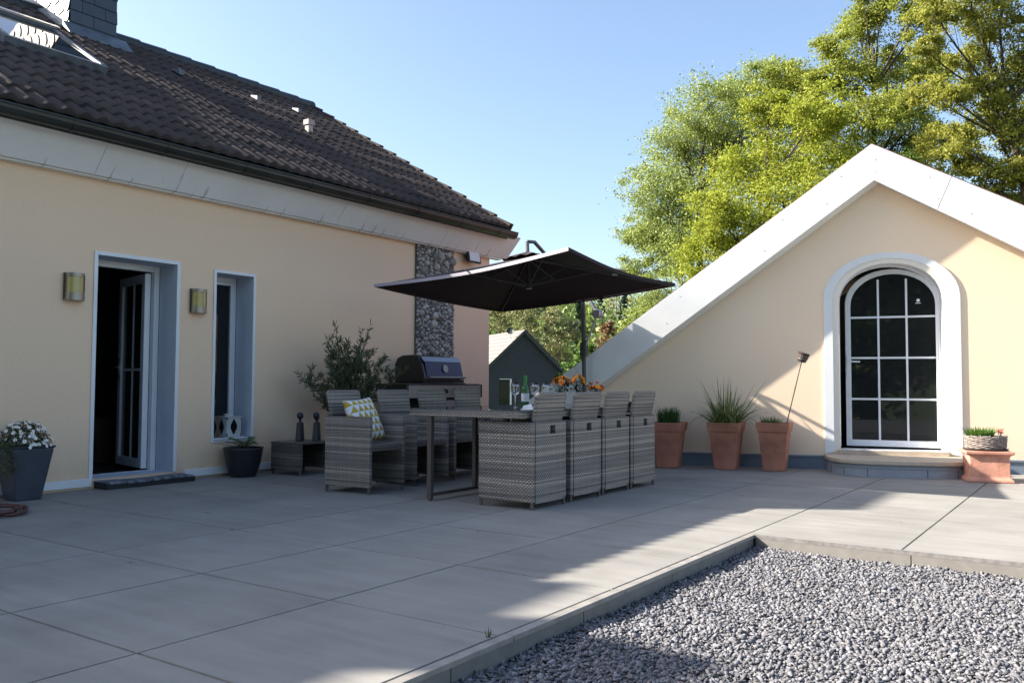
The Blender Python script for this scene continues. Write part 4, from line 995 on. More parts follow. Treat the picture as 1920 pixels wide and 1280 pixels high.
mb = MB(); mb.tube([joint, base_u+Vector((.04, .01, 1.92)), base_u+Vector((.01, -.06, 1.99)), (base_u+Vector((.0, -.06, 1.99))).lerp(topp, .5)+Vector((0, 0, .015)), topp+Vector((.05, .06, .0)), topp], .020, 10); mb.tube([topp, topp-nu*.07, peak+nu*.05], .02, 10); U(mb, 'arm', mat('arm_grey', (.13, .125, .13), .4, metal=.3))
mb = MB(); mb.tube([slider+Vector((0, 0, -.12)), slider+Vector((0, 0, .05))], .038, 12); mb.box(tuple(slider+Vector((-.055, -.015, -.12))), tuple(slider+Vector((-.03, .015, .04)))); U(mb, 'slider', M_pole)
mb = MB(); mb.tube([slider+Vector((.02, -.01, 0)), joint], .014, 8); U(mb, 'tension_strut', M_polelight)
mb = MB(); Mx = Matrix.Translation(joint) @ Matrix.Rotation(R(90), 4, 'X'); mb.lathe([(0, -.045), (.05, -.045), (.055, -.03), (.055, .03), (.05, .045), (0, .045)], (0, 0, 0), 18, 0, Mx); U(mb, 'crank_joint', M_polelight)
tp = UMB['R'].lerp(peak, .36)-nu*.035+(UMB['N']-UMB['R']).normalized()*.18
mb = MB(); mb.hexa([tp+Vector(q) for q in ((-.03, 0, -.012), (.03, 0, -.012), (.03, .002, -.012), (-.03, .002, -.012))], [tp+Vector(q) for q in ((-.03, 0, .012), (.03, 0, .012), (.03, .002, .012), (-.03, .002, .012))]); U(mb, 'care_tag', M_napkin, cn)

# ================================================================== PLANTS AND POTS
def blades(n, rad, h0, h1, w0, lean, droop=0.2, sq=False):
    """curved grass blades around the origin: returns V, F (quads in strips)"""
    Vs = []; Fs = []; b_ = 0; K = 5
    for i in range(n):
        a = rnd.uniform(0, 2*math.pi); rr = rad*math.sqrt(rnd.random()); 
        if sq: px, py = rnd.uniform(-rad, rad), rnd.uniform(-rad, rad)
        else: px, py = rr*math.cos(a), rr*math.sin(a)
        h = rnd.uniform(h0, h1); dr = math.atan2(py, px)+rnd.uniform(-.7, .7); le = lean*rnd.uniform(.1, 1)*(.35+math.hypot(px, py)/rad*.65); dp = droop*rnd.random()**1.5
        w_ = w0*rnd.uniform(.7, 1.2); ta = dr+math.pi/2+rnd.uniform(-.8, .8); tx, ty = math.cos(ta), math.sin(ta)
        for k in range(K+1):
            t = k/K; z = h*(t-dp*t**3.2*1.6); r_ = h*(le*t+dp*1.1*t**2.5); ww = w_*(1-t**2.2)*.5+.0004
            cx, cy_ = px+math.cos(dr)*r_, py+math.sin(dr)*r_
            Vs += [(cx-tx*ww, cy_-ty*ww, z), (cx+tx*ww, cy_+ty*ww, z)]
        for k in range(K): q = b_+2*k; Fs.append((q, q+1, q+3, q+2))
        b_ += 2*(K+1)
    return np.array(Vs), np.array(Fs)
def sq_pot(name, label, loc, rz, wb, wt, h, m, rimh=.10, rimw=.012, group=None):
    t = thing(name, label, 'plant pot', loc, rz, group)
    def sq(w, z): return [(-w, -w, z), (w, -w, z), (w, w, z), (-w, w, z)]
    f = lambda z: wb+(wt-rimw-wb)*z/(h-rimh) if z < h-rimh else wt
    mb = MB(); mb.hexa(sq(wb, 0), sq(wt-rimw*.9, h-rimh+.002)); mb.build('pot_body', m, t, bevel=.010)
    mb = MB(); th = .018; a = wt; b_ = wt+.014
    def ring(z0, z1, w0, w1, wi0, wi1):
        o0, o1, i0, i1 = sq(w0, z0), sq(w1, z1), sq(wi0, z0), sq(wi1, z1); vs = o0+o1+i0+i1
        mb.add(vs, [(0, 1, 5, 4), (1, 2, 6, 5), (2, 3, 7, 6), (3, 0, 4, 7), (4, 5, 13, 12), (5, 6, 14, 13), (6, 7, 15, 14), (7, 4, 12, 15), (9, 8, 12, 13), (10, 9, 13, 14), (11, 10, 14, 15), (8, 11, 15, 12), (1, 0, 8, 9), (2, 1, 9, 10), (3, 2, 10, 11), (0, 3, 11, 8)])
    ring(h-rimh, h, a, b_, a-th, b_-th-.004); mb.build('rim', m, t, bevel=.006)
    mb = MB(); w_ = b_-th-.006; mb.hexa(sq(w_-.02, h-.06), sq(w_, h-.028)); mb.build('soil', M_soil, t)
    return t
gp_ = 'tall square terracotta planters along the annex wall'
sq_pot('terracotta_planter', 'tall square terracotta planter with a dense dark green tuft, half hidden by the last armchair', (-4.115, 9.055, 0), R(9), .112, .162, .505, M_terra, group=gp_)
sq_pot('terracotta_planter', 'tall square terracotta planter holding the long arching grass', (-3.525, 9.275, 0), R(9), .115, .168, .515, M_terra, group=gp_)
sq_pot('terracotta_planter', 'tall square terracotta planter with short grass and a leaning garden torch', (-3.035, 9.43, 0), R(9), .112, .162, .52, M_terra, group=gp_)
def plant(name, label, cat, loc, VF, m, part='leaves', group=None, extra=None):
    o = npmesh(name, VF[0], VF[1], m); o.location = loc; tag(o, label, cat, group); return o
plant('grass_tuft', 'dense upright dark green tuft in the terracotta planter behind the last armchair', 'plant', (-4.115, 9.055, .47), blades(420, .115, .13, .225, .006, .25, .05), L_grassd)
gv, gf = blades(190, .13, .14, .40, .015, 1.5, .8); gv2, gf2 = blades(40, .12, .30, .58, .014, .75, .08)
plant('arching_grass', 'long loose arching grass with tall blades in the middle terracotta planter', 'plant', (-3.525, 9.275, .48), (np.concatenate([gv, gv2]), np.concatenate([gf, gf2+len(gv)])), L_grass)
plant('short_grass', 'short bright green grass sprouts in the planter with the leaning torch', 'plant', (-3.07, 9.42, .49), blades(190, .10, .05, .12, .006, .5, .3), L_grass)
plant('weed', 'tiny weed growing from the tile joint at the gravel edge', 'weed', (-1.925, 2.63, -.004), blades(9, .008, .02, .045, .003, .6, .3), L_grassd)
for k, (x, y) in enumerate(((-4.62, 3.55), (-3.05, 6.6), (-5.35, 3.9), (-2.6, 8.3), (-4.2, 2.6), (-3.3, 4.4), (-6.1, 3.4), (-1.2, 6.4))):
    mb = MB(); r_ = rnd.uniform(.006, .013); a_ = rnd.uniform(0, 6.28)
    pts_ = [(r_*(1.6 if q % 4 == 0 else .75)*math.cos(a_+q*math.pi/4), r_*(1.0 if q % 2 == 0 else .7)*math.sin(a_+q*math.pi/4), .002+.004*rnd.random()) for q in range(8)]
    mb.add(pts_+[(0, 0, .004)], [(q, (q+1) % 8, 8) for q in range(8)]); o = mb.build('fallen_leaf', M_bark, fix=False); o.location = (x, y, .0012)
    tag(o, 'tiny dry leaf fragment lying on the terrace tiles', 'leaf', 'dry leaf fragments on the terrace')
# torch
tq = thing('garden_torch', 'thin leaning garden torch with dark pierced tin cup stuck in the right terracotta planter', 'torch', (-2.95, 9.48, .48))
hd_ = Vector((.205, -.02, .70))
mb = MB(); mb.tube([(0, 0, -.1), tuple(hd_)], .0055, 8); mb.build('rod', M_rust, tq)
mb = MB(); Mx = Matrix.Translation(hd_) @ Matrix.Rotation(R(17), 4, 'Y'); mb.lathe([(.0, 0), (.042, .0), (.050, .03), (.062, .095), (.065, .097), (.062, .10), (.055, .085), (.044, .01), (0, .008)], (0, 0, 0), 20, 0, Mx); cup = mb.build('cup', M_rust, tq, smooth=True)
mb = MB()
for k in range(16):
    for q in range(2):
        a = 2*math.pi*(k+.5*q)/16; zz = .035+.03*q; rr = .0505+.20*(zz-.03)*.9
        mb.lathe([(0, 0), (.0045, 0), (.0045, .002), (0, .002)], (0, 0, 0), 6, 0, Mx @ Matrix.Translation((rr*math.cos(a), rr*math.sin(a), zz)) @ Matrix.Rotation(a, 4, 'Z') @ Matrix.Rotation(R(90), 4, 'Y'))
mb.build('piercing', M_polelight, cup)
# pedestal + basket
pl = Matrix.Translation(P0) @ Matrix.Rotation(TH, 4, 'Z')
pc = pl @ Vector((1.435, -.80, 0))
pd = thing('pedestal', 'square weathered terracotta pedestal beside the annex step', 'pedestal', tuple(pc), TH-R(3))
def sqp(w): return [(-w, -w), (w, -w), (w, w), (-w, w)]
mb = MB()
prof = [(.200, 0), (.205, .010), (.202, .028), (.186, .040), (.178, .052), (.176, .060), (.174, .245), (.178, .256), (.194, .268), (.208, .274), (.210, .300)]
vs = [(x, y, z) for w_, z in prof for x, y in sqp(w_)]
fs = [(i*4+k, i*4+(k+1) % 4, (i+1)*4+(k+1) % 4, (i+1)*4+k) for i in range(len(prof)-1) for k in range(4)]+[(3, 2, 1, 0), tuple(len(prof)*4-4+k for k in range(4))]
mb.add(vs, fs); mb.build('plinth_block', M_terra2, pd, bevel=.004)
bk = pc+Vector((0, 0, .301)); bs = thing('willow_basket', 'round grey willow basket planter on the terracotta pedestal', 'basket', tuple(bk), TH)
mb = MB(); Me = Matrix.Diagonal((1.12, .95, 1, 1))
mb.lathe([(.13, .0), (.175, .004), (.185, .016), (.178, .018), (.0, .012)], (0, 0, 0), 30, 0, Me); mb.build('saucer', M_bowl, bs)
mb = MB()
for q in range(11):
    z0 = .024+.0112*q; rr = .158+.010*q/11; pts = []
    for k in range(73):
        a = 2*math.pi*k/72; w_ = .0042*math.sin(a*14+math.pi*q)+.0015*math.sin(a*5+q*2); pts.append((1.12*(rr+w_)*math.cos(a), .95*(rr+w_)*math.sin(a), z0+.0022*math.sin(a*9+q*1.7)))
    mb.tube(pts, .0062, 5, cap=False)
for k in range(14):
    a = 2*math.pi*(k+.5)/14; mb.tube([(1.12*.158*math.cos(a), .95*.158*math.sin(a), .018), (1.12*.168*math.cos(a), .95*.168*math.sin(a), .150)], .004, 5)
mb.build('weave', M_basket, bs, smooth=True)
mb = MB(); mb.lathe([(.150, .02), (.160, .135), (0, .137)], (0, 0, 0), 24, 0, Me); mb.build('liner', M_soil, bs)
plant('rosette_plant', 'bright green bushy plant filling the willow basket', 'plant', tuple(bk+Vector((-.045, -.01, .13))), blades(520, .115, .05, .115, .007, .8, .25), L_lush)
mb = MB()
for k in range(10):
    c_ = Vector((rnd.uniform(-.03, .03), rnd.uniform(-.03, .03), rnd.uniform(.03, .075)))
    mb.tube([(c_.x*.3, c_.y*.3, 0), tuple(c_)], .0015, 4, 1)
    for q in range(6): a = q*math.pi/3+k; mb.add([tuple(c_), tuple(c_+Vector((math.cos(a)*.018, math.sin(a)*.018, .004))), tuple(c_+Vector((math.cos(a+.6)*.022, math.sin(a+.6)*.022, .012))), tuple(c_+Vector((math.cos(a+1)*.015, math.sin(a+1)*.015, .006)))], [(0, 1, 2, 3)], 0)
o = mb.build('succulent', [M_redpetal, L_daisy], fix=False); o.location = tuple(bk+Vector((.125, -.03, .13))); tag(o, 'small reddish succulent at the right edge of the willow basket', 'plant')
# left planter with marguerites
sq_pot('slate_planter', 'tall tapered slate-blue square planter by the left end of the house wall', (-7.12, 3.47, 0), R(0), .100, .160, .425, M_planter, rimh=.02, rimw=.0)
def daisy_bush():
    t = thing('marguerite_bush', 'domed bush of white marguerites spilling over the slate-blue planter', 'flowering plant', (-7.10, 3.46, .42)); t.scale = (.76, .76, .86)
    n = 2600; d_ = rdir(n, (0, 0, .35)); d_[:, 2] = np.abs(d_[:, 2])*1.05-.05; rr = nr.uniform(.35, 1, n)**.5
    P = d_*rr[:, None]*np.array([.25, .27, .235]); N = rdir(n, (0, 0, .3)); Uu = rdir(n)
    V, F = cards(P, N, np.cross(N, Uu), nr.uniform(.018, .034, n), nr.uniform(.006, .011, n)); npmesh('foliage', V, F, L_daisy, t)
    # trailing growth on the left front
    n = 700; P = np.stack([nr.normal(.10, .06, n), nr.normal(-.20, .05, n), nr.uniform(-.24, .05, n)], 1); N = rdir(n); V, F = cards(P, N, np.cross(N, rdir(n)), nr.uniform(.02, .035, n), nr.uniform(.008, .013, n)); tag(npmesh('trailing_leaves', V, F, L_oleander, t), kind='stuff')
    first = None
    for k in range(125):
        a = rnd.uniform(0, 2*math.pi); ph = rnd.uniform(-.05, 1.35) if k > 30 else rnd.uniform(.1, .9)
        dv = Vector((math.cos(a)*math.cos(ph), math.sin(a)*math.cos(ph), math.sin(ph))); jt = rnd.uniform(.86, 1.04); p = Vector((dv.x*.262*jt, dv.y*.282*jt, dv.z*.248*jt))
        if first is None:
            mb = MB(); m_ = 13
            for q in range(m_):
                b_ = 2*math.pi*q/m_; c_, s_ = math.cos(b_), math.sin(b_); T_ = Vector((-s_, c_, 0))
                i0 = Vector((c_, s_, 0))*.004; o0 = Vector((c_, s_, 0))*.0165+Vector((0, 0, .0015)); mb.add([tuple(i0-T_*.0012), tuple(o0*.8-T_*.0038), tuple(o0), tuple(o0*.8+T_*.0038), tuple(i0+T_*.0012)], [(0, 1, 2, 3, 4)])
            first = mb.build('flower', M_petal_w, t, fix=False)
            mb = MB(); mb.lathe([(.0048, 0), (.004, .002), (0, .003)], (0, 0, 0), 8); mb.build('flower_centre', M_yellow, first)
            f_ = first
        else:
            f_ = first.copy(); COL.objects.link(f_); c_ = first.children[0].copy(); COL.objects.link(c_); c_.parent = f_
        f_.location = p; f_.rotation_euler = (dv+Vector((rnd.uniform(-.3, .3)+.25, rnd.uniform(-.3, .3)-.2, .25))).to_track_quat('Z', 'Y').to_euler(); s_ = rnd.uniform(.85, 1.3); f_.scale = (s_, s_, s_)
daisy_bush()
# black bowl planter with broad leaves
t = thing('black_planter', 'round black planter under the narrow window', 'plant pot', (-7.115, 5.585, 0))
mb = MB(); mb.lathe([(.122, 0), (.135, .03), (.17, .14), (.192, .27), (.196, .288), (.186, .288), (.175, .24)], (0, 0, 0), 32, cap=False); mb.lathe([(0, .0), (.122, 0)], (0, 0, 0), 32); mb.build('pot_body', M_bowl, t, smooth=True)
mb = MB(); mb.lathe([(.176, .235), (0, .25)], (0, 0, 0), 24); mb.build('soil', M_soil, t)
t = thing('strawberry_plant', 'low leafy plant in the round black planter', 'plant', (-7.115, 5.585, .24))
mb = MB(); lv = MB()
for k in range(34):
    a = rnd.uniform(0, 2*math.pi); l_ = rnd.uniform(.06, .19); h = rnd.uniform(.07, .15); e = Vector((math.cos(a)*l_, math.sin(a)*l_, h)); mb.tube([(0, 0, 0), (e.x*.5, e.y*.5, h*.75), tuple(e)], .0022, 5)
    for q in (-1, 0, 1):
        b_ = a+q*1.0; D_ = Vector((math.cos(b_), math.sin(b_), rnd.uniform(-.3, .35))).normalized(); T_ = D_.cross(Vector((0, 0, 1))).normalized(); L_ = rnd.uniform(.035, .055)
        lv.add([tuple(e), tuple(e+D_*L_*.4+T_*L_*.36), tuple(e+D_*L_*.85+T_*L_*.25), tuple(e+D_*L_+Vector((0, 0, .002))), tuple(e+D_*L_*.85-T_*L_*.25), tuple(e+D_*L_*.4-T_*L_*.36)], [(0, 1, 2, 3, 4, 5)])
mb.build('stems', M_bark, t); lv.build('leaves', L_lush, t, fix=False)
# oleander behind the armchairs
def oleander():
    pt = thing('grey_planter', 'plain dark grey planter behind the armchairs at the house wall', 'plant pot', (-6.86, 6.72, 0))
    mb = MB(); mb.lathe([(0, 0), (.15, 0), (.20, .40), (.188, .40), (.18, .36), (0, .36)], (0, 0, 0), 28); mb.build('pot_body', M_planter, pt, smooth=False)
    mb = MB(); mb.lathe([(.181, .362), (0, .37)], (0, 0, 0), 20); mb.build('soil', M_soil, pt)
    t = thing('oleander', 'oleander bush with narrow leaves against the house wall beside the grill', 'shrub', (-6.86, 6.72, .36))
    tips = [(6.20, 1.02), (6.12, .95), (6.28, 1.10), (6.30, 1.38), (6.42, 1.44), (6.52, 1.36), (6.60, 1.55), (6.70, 1.48), (6.82, 1.56), (6.74, 1.36), (6.95, 1.30), (7.05, 1.42), (7.14, 1.34), (7.12, 1.22), (6.98, 1.18), (7.22, 1.06), (7.38, 1.08), (7.45, 1.10), (7.30, .98), (6.35, .92), (6.25, .85), (6.5, 1.2), (6.62, 1.3), (6.85, 1.12), (6.5, 1.0), (6.95, .95), (6.6, .95), (6.75, 1.05), (7.05, .86), (7.1, .76), (6.4, 1.28), (7.2, 1.28), (6.42, .78), (6.9, .8)]
    sb = MB(); P = []; Ud = []
    for (y, z) in tips:
        e = Vector((rnd.uniform(-.22, .22)+.05, y-6.72, z-.36)); b0 = Vector((rnd.uniform(-.05, .05), rnd.uniform(-.06, .06), 0)); mdl = b0.lerp(e, .5)+Vector((0, 0, .10))*(1 if abs(e.y) > .3 else .3)-Vector((0, e.y*.18, 0))
        pts = [b0.lerp(mdl, t_).lerp(mdl.lerp(e, t_), t_) for t_ in [i/7 for i in range(8)]]; sb.tube(pts, [.007-.0055*i/7 for i in range(8)], 5)
        for sd in range(5):       # side shoots
            t0 = rnd.uniform(.45, .9); i = int(t0*7); s0 = pts[i]; s1 = s0+Vector((rnd.uniform(-.09, .09), rnd.uniform(-.11, .11), rnd.uniform(.03, .14))); sb.tube([s0, s1], .002, 4)
            for q in range(30): f_ = rnd.uniform(.25, 1.05); P.append(s0.lerp(s1, f_)); dd_ = (s1-s0).normalized(); Ud.append(dd_*.75+Vector([rnd.gauss(0, .55) for _ in range(3)]))
        for q in range(70):
            f_ = rnd.uniform(.42, 1.02)*7; i = min(6, int(f_)); p = pts[i].lerp(pts[i+1], min(1, f_-i)); P.append(p); dd_ = (pts[i+1]-pts[i]).normalized(); Ud.append(dd_*.7+Vector([rnd.gauss(0, .55) for _ in range(3)]))
    sb.build('stems', M_bark2, t)
    P = np.array([tuple(p) for p in P]); Ud = np.array([tuple(u.normalized()) for u in Ud]); n = len(P); L_ = nr.uniform(.045, .085, n); P = P+Ud*L_[:, None]*.5
    P[:, 0] = np.maximum(P[:, 0], -.44)
    V, F = cards(P, np.cross(Ud, rdir(n)), Ud, L_, nr.uniform(.009, .014, n)); npmesh('leaves', V, F, L_oleander, t)
oleander()
# hose
mb = MB(); pts = []
for k in range(150):
    a = k*.17; rr = .17+.05*math.sin(k*.05)+.012*math.sin(k*.7); pts.append((rr*1.15*math.cos(a)+.02*math.sin(k*.11), rr*math.sin(a), .012+.00018*k+.010*abs(math.sin(k*.085))))
pts += [(.25, -.15, .02), (.45, -.35, .013), (.6, -.7, .012), (.55, -1.2, .012)]
mb.tube(pts, .0105, 8); o = mb.build('garden_hose', M_hose, smooth=True); o.location = (-6.50, 2.98, 0); tag(o, 'coiled brownish-red garden hose on the tiles in the left corner', 'garden hose')
# window lanterns
def lantern(loc, m, lab, w_=.085, h=.20):
    t = thing('lantern', lab, 'lantern', loc)
    mb = MB(); mb.box((-w_, -w_, 0), (w_, w_, .012)); mb.box((-w_*1.12, -w_*1.12, h), (w_*1.12, w_*1.12, h+.012)); mb.lathe([(w_*.6, h+.012), (w_*.55, h+.035), (w_*.35, h+.04), (0, h+.042)], (0, 0, 0), 16); mb.build('frame', m, t, bevel=.002)
    n = 20
    for k in range(4):
        Mx = Matrix.Rotation(k*math.pi/2, 4, 'Z'); mb = MB(); hz = h-.012
        def P(u, v): return tuple(Mx @ Vector((w_-.002, u, .012+v)))
        inn = []
        for q in range(n):
            a = 2*math.pi*q/n; rr = 1+.10*math.cos(4*a); inn.append((w_*.45*math.cos(a)*rr, hz/2+hz*.38*math.sin(a)*rr))
        out = []
        for (u, v) in inn:
            s_ = max(abs(u)/w_, abs(v-hz/2)/(hz/2)); out.append((u/s_, hz/2+(v-hz/2)/s_))
        vs = [P(u, v) for u, v in inn]+[P(u, v) for u, v in out]; mb.add(vs, [(q, (q+1) % n, n+(q+1) % n, n+q) for q in range(n)])
        for cu_, cv_ in ((-w_, 0), (w_, 0), (w_, hz), (-w_, hz)):
            pass
        o_ = mb.build('side_panel', m, t, fix=False); sm_ = o_.modifiers.new('s', 'SOLIDIFY'); sm_.thickness = .005
    mb = MB(); mb.box((-w_+.012, -w_+.012, .013), (w_-.012, w_-.012, h-.001)); mb.build('glazing', M_glassdk, t)
    return t
lantern((-7.46, 5.665, .3725), M_wwhite, 'white metal lantern with a curved oval cut-out on the window sill')
lantern((-7.50, 5.475, .3725), M_brownbox, 'brown wooden lantern left of the white one on the window sill', .06, .20)

# ================================================================== ON THE TABLE
TZ = .7332
def wineglass(loc, lab):
    t = thing('wine_glass', lab, 'wine glass', loc, 0, 'stemmed wine glasses on the table')
    mb = MB(); prof = [(0, 0), (.034, .001), (.034, .003), (.006, .008), (.0035, .02), (.0035, .085), (.012, .095), (.030, .115), (.039, .145), (.038, .175), (.033, .210), (.0322, .210), (.037, .175), (.038, .145), (.029, .1165), (.011, .098), (0, .095)]
    mb.lathe(prof, (0, 0, 0), 28, cap=False); mb.build('bowl', M_wineglass, t, smooth=True); return t
gx = wineglass((-4.10, 5.97, TZ), 'stemmed wine glass left of the green bottle')
dup(gx, (-3.975, 6.08, TZ), label='stemmed wine glass just right of the green bottle'); dup(gx, (-3.88, 6.10, TZ), label='stemmed wine glass farthest right, in front of the white bargeboard')
bt = thing('bottle', 'slim green glass bottle standing among the wine glasses', 'bottle', (-4.10, 6.12, TZ))
mb = MB(); mb.lathe([(0, 0), (.030, 0), (.033, .006), (.033, .14), (.028, .165), (.014, .19), (.013, .255), (.015, .257), (.015, .268), (.012, .268), (.011, .19), (.024, .163), (.029, .14), (.029, .008), (0, .007)], (0, 0, 0), 24, cap=False); mb.build('glass_body', M_green, bt, smooth=True)
mb = MB(); mb.lathe([(.0338, .05), (.0338, .12)], (0, 0, 0), 24, cap=False); mb.build('label', M_napkin, bt)
mb = MB(); mb.lathe([(.0155, .215), (.0162, .268), (0, .270)], (0, 0, 0), 16, cap=False); mb.build('capsule', mat('green_foil', (.04, .22, .05), .35, metal=.3), bt)
def bouquet(loc, nf, sx_, mts, lab, cols):
    t = thing('bouquet', lab, 'flowers', loc)
    lf = MB(); st_ = MB(); petals = [MB() for _ in mts]; 
    for k in range(nf):
        a = 2*math.pi*k/nf*1.618*2; rr = sx_*math.sqrt((k+.6)/nf); c_ = Vector((rr*math.cos(a), rr*math.sin(a), .075+.055*(1-(rr/sx_)**2)+rnd.uniform(-.015, .015)))
        st_.tube([(0, 0, -.10), (c_.x*.35, c_.y*.35, 0), tuple(c_)], .002, 5); up_v = (Vector((c_.x, c_.y, .06)).normalized()); q_ = up_v.to_track_quat('Z', 'Y'); mi = cols[k % len(cols)]; fr_ = rnd.uniform(.021, .028)
        for ly, (n_, r_, tl) in enumerate(((9, 1, .1), (8, .8, .45), (6, .55, .8), (5, .3, 1.1))):
            for j in range(n_):
                b_ = 2*math.pi*(j+ly*.5)/n_; d_ = Vector((math.cos(b_)*math.cos(tl), math.sin(b_)*math.cos(tl), math.sin(tl))); T_ = Vector((-math.sin(b_), math.cos(b_), 0)); L_ = fr_*r_*1.05
                petals[mi].add([tuple(c_+q_ @ v) for v in (Vector((0, 0, 0)), d_*L_*.6-T_*L_*.42, d_*L_+Vector((0, 0, .003)), d_*L_*.6+T_*L_*.42)], [(0, 1, 2, 3)])
        for j in range(5):
            e = Vector((rnd.gauss(0, sx_*.6), rnd.gauss(0, sx_*.6), rnd.uniform(.0, .085))); D_ = Vector((rnd.gauss(0, 1), rnd.gauss(0, 1), rnd.uniform(-.5, .6))).normalized(); T_ = D_.cross(Vector((0, 0, 1))).normalized(); L_ = rnd.uniform(.03, .055)
            lf.add([tuple(e), tuple(e+D_*L_*.5+T_*L_*.25), tuple(e+D_*L_), tuple(e+D_*L_*.5-T_*L_*.25)], [(0, 1, 2, 3)])
    st_.build('stems', L_daisy, t); lf.build('leaves', L_daisy, t, fix=False)
    for p_, m_ in zip(petals, mts):
        if p_.v: p_.build('blossoms', m_, t, fix=False)
    return t
def vase(loc, lab, m, h=.12, r_=.035):
    t = thing('vase', lab, 'vase', loc); mb = MB(); mb.lathe([(0, 0), (r_*.8, 0), (r_, h*.3), (r_*.9, h*.7), (r_*.7, h*.92), (r_*.85, h), (r_*.78, h), (r_*.6, h*.9), (r_*.8, h*.6), (0, .008)], (0, 0, 0), 24, cap=False); mb.build('vase_body', m, t, smooth=True)
vase((-3.92, 6.42, TZ), 'dark vase under the left bunch of orange flowers', M_bowl)
bouquet((-3.92, 6.42, TZ+.125), 16, .085, (M_orange, M_amber), 'left bunch of orange and amber flowers on the table', (0, 1, 0, 1))
vase((-3.80, 6.50, TZ), 'dark vase under the yellow-orange flowers in front of the parasol post', M_planter)
bouquet((-3.80, 6.50, TZ+.135), 13, .07, (M_amber, M_orange), 'middle bunch of yellow-orange flowers in front of the parasol post', (0, 0, 1))
vase((-3.70, 6.62, TZ), 'small clear vase under the right bunch of red and orange flowers', M_wineglass, .07)
bouquet((-3.70, 6.62, TZ+.07), 12, .075, (M_orange, M_amber), 'lower right bunch of red-orange flowers on the table', (0, 1, 0))
mb = MB(); mb.box((-.06, -.08, 0), (.06, .08, .006)); mb.hexa([(-.05, -.07, .0062), (.05, -.07, .0062), (.02, .07, .0062), (-.05, .06, .0062)], [(-.04, -.06, .035), (.03, -.06, .02), (.0, .05, .045), (-.04, .05, .02)]); o = mb.build('napkin', M_napkin, bevel=.004); o.location = (-3.72, 6.95, TZ); tag(o, 'folded white napkin on the table between the second and third armchair backs', 'napkin')
o = dup(o, (-3.72, 5.62, TZ), .4, 'folded white napkin at the near end of the table beside the first armchair back')
plant('table_greenery', 'low tray of green leaves at the far end of the table', 'plant', (-3.72, 7.35, TZ), blades(240, .07, .02, .05, .008, .7, .3), L_grassd)

# ================================================================== TREES
def tree(name, label, base, lobes, lm, bk, ls, dens=1.0, group=None, tr=.22, clump=.30, per=46):
    """lobes: (x, y, z, r) crown masses; limbs run from the trunk to every mass, twigs to every leaf clump"""
    t = thing(name, label, 'tree', base, 0, group); B = Vector(base)
    cx = sum(l_[0] for l_ in lobes)/len(lobes); cy_ = sum(l_[1] for l_ in lobes)/len(lobes); zt = max(l_[2] for l_ in lobes); zb = min(l_[2] for l_ in lobes)
    topc = Vector((cx*.9+base[0]*.1, cy_*.9+base[1]*.1, zb+(zt-zb)*.62)); tb = MB(); H_ = topc-B
    n = 12; tp = []
    for i in range(n+1):
        f = i/n; tp.append(B.lerp(topc, f)+Vector((math.sin(f*7+cx)*.12, math.cos(f*6+cy_)*.12, 0))*tr*3*f)
    tb.tube(tp, [tr*(1-.86*i/n)+.012 for i in range(n+1)], 9)
    Ps = []; Ns = []; Us = []
    for (x, y, z, r) in lobes:
        c = Vector((x, y, z)); f = min(.93, max(.12, (z-r*.7-.35*math.hypot(x-cx, y-cy_)-B.z)/H_.z)); s0 = tp[int(f*n)]
        m1 = s0.lerp(c, .5)+Vector((rnd.uniform(-.1, .1), rnd.uniform(-.1, .1), -.12))*r*1.4
        L = [s0.lerp(m1, k/5).lerp(m1.lerp(c, k/5), k/5) for k in range(6)]; L = [p+Vector([rnd.uniform(-.05, .05)*r for _ in range(3)]) for p in L]
        r0 = min(tr*.45, .02+.035*r); tb.tube(L, [r0*(1-.7*k/5) for k in range(6)], 6)
        nc_ = max(5, int(34*dens*min(1.8, max(.5, r))**1.2))
        for q in range(nc_):
            dv = Vector([rnd.gauss(0, 1) for _ in range(3)]).normalized(); rr = r*(rnd.random()**.38); p = c+Vector((dv.x, dv.y, dv.z*.88))*rr
            src = L[rnd.choice((2, 3, 4, 5, 5))]
            if q % 2 == 0:
                md = src.lerp(p, .5)+Vector([rnd.uniform(-.12, .12)*r for _ in range(3)]); tb.tube([src, md, p], [.010*r0/.06+.003, .006, .002], 4)
            cr = clump*r*rnd.uniform(.55, 1.25)*(1.0 if r > .6 else 1.2); k_ = int(per*rnd.uniform(.6, 1.3))
            off_ = nr.normal(size=(k_, 3))*cr*np.array([.62, .62, .38]); Ps.append(np.array(p)[None]+off_)
            Ns.append(rdir(k_, (0, 0, .8))); Us.append(rdir(k_))
    P = np.concatenate(Ps); N = np.concatenate(Ns); Uu = np.cross(N, np.concatenate(Us)); n_ = len(P)
    V, F = cards(P-np.array(base)[None], N, Uu, ls*nr.uniform(.6, 1.35, n_), ls*nr.uniform(.45, .8, n_))
    npmesh('crown', V, F, lm, t); off(tb, base).build('trunk', bk, t, smooth=True)
    return t
maple = [(-9.65, 24.2, 9.17, 1.17), (-8.91, 25.34, 9.75, 1.03), (-8.58, 27.14, 10.63, 0.8), (-11.0, 25.13, 8.55, 1.17), (-11.01, 23.46, 6.79, 1.13), (-11.86, 24.23, 5.54, 0.83), (-12.07, 24.28, 4.39, 0.67), (-10.38, 23.88, 5.99, 1.42), (-10.41, 26.31, 8.13, 1.42), (-10.75, 24.01, 4.44, 1.0), (-11.61, 24.44, 3.13, 0.8), (-12.28, 24.32, 2.4, 0.57), (-9.25, 25.78, 8.51, 1.17), (-11.4, 24.99, 5.61, 1.0)]
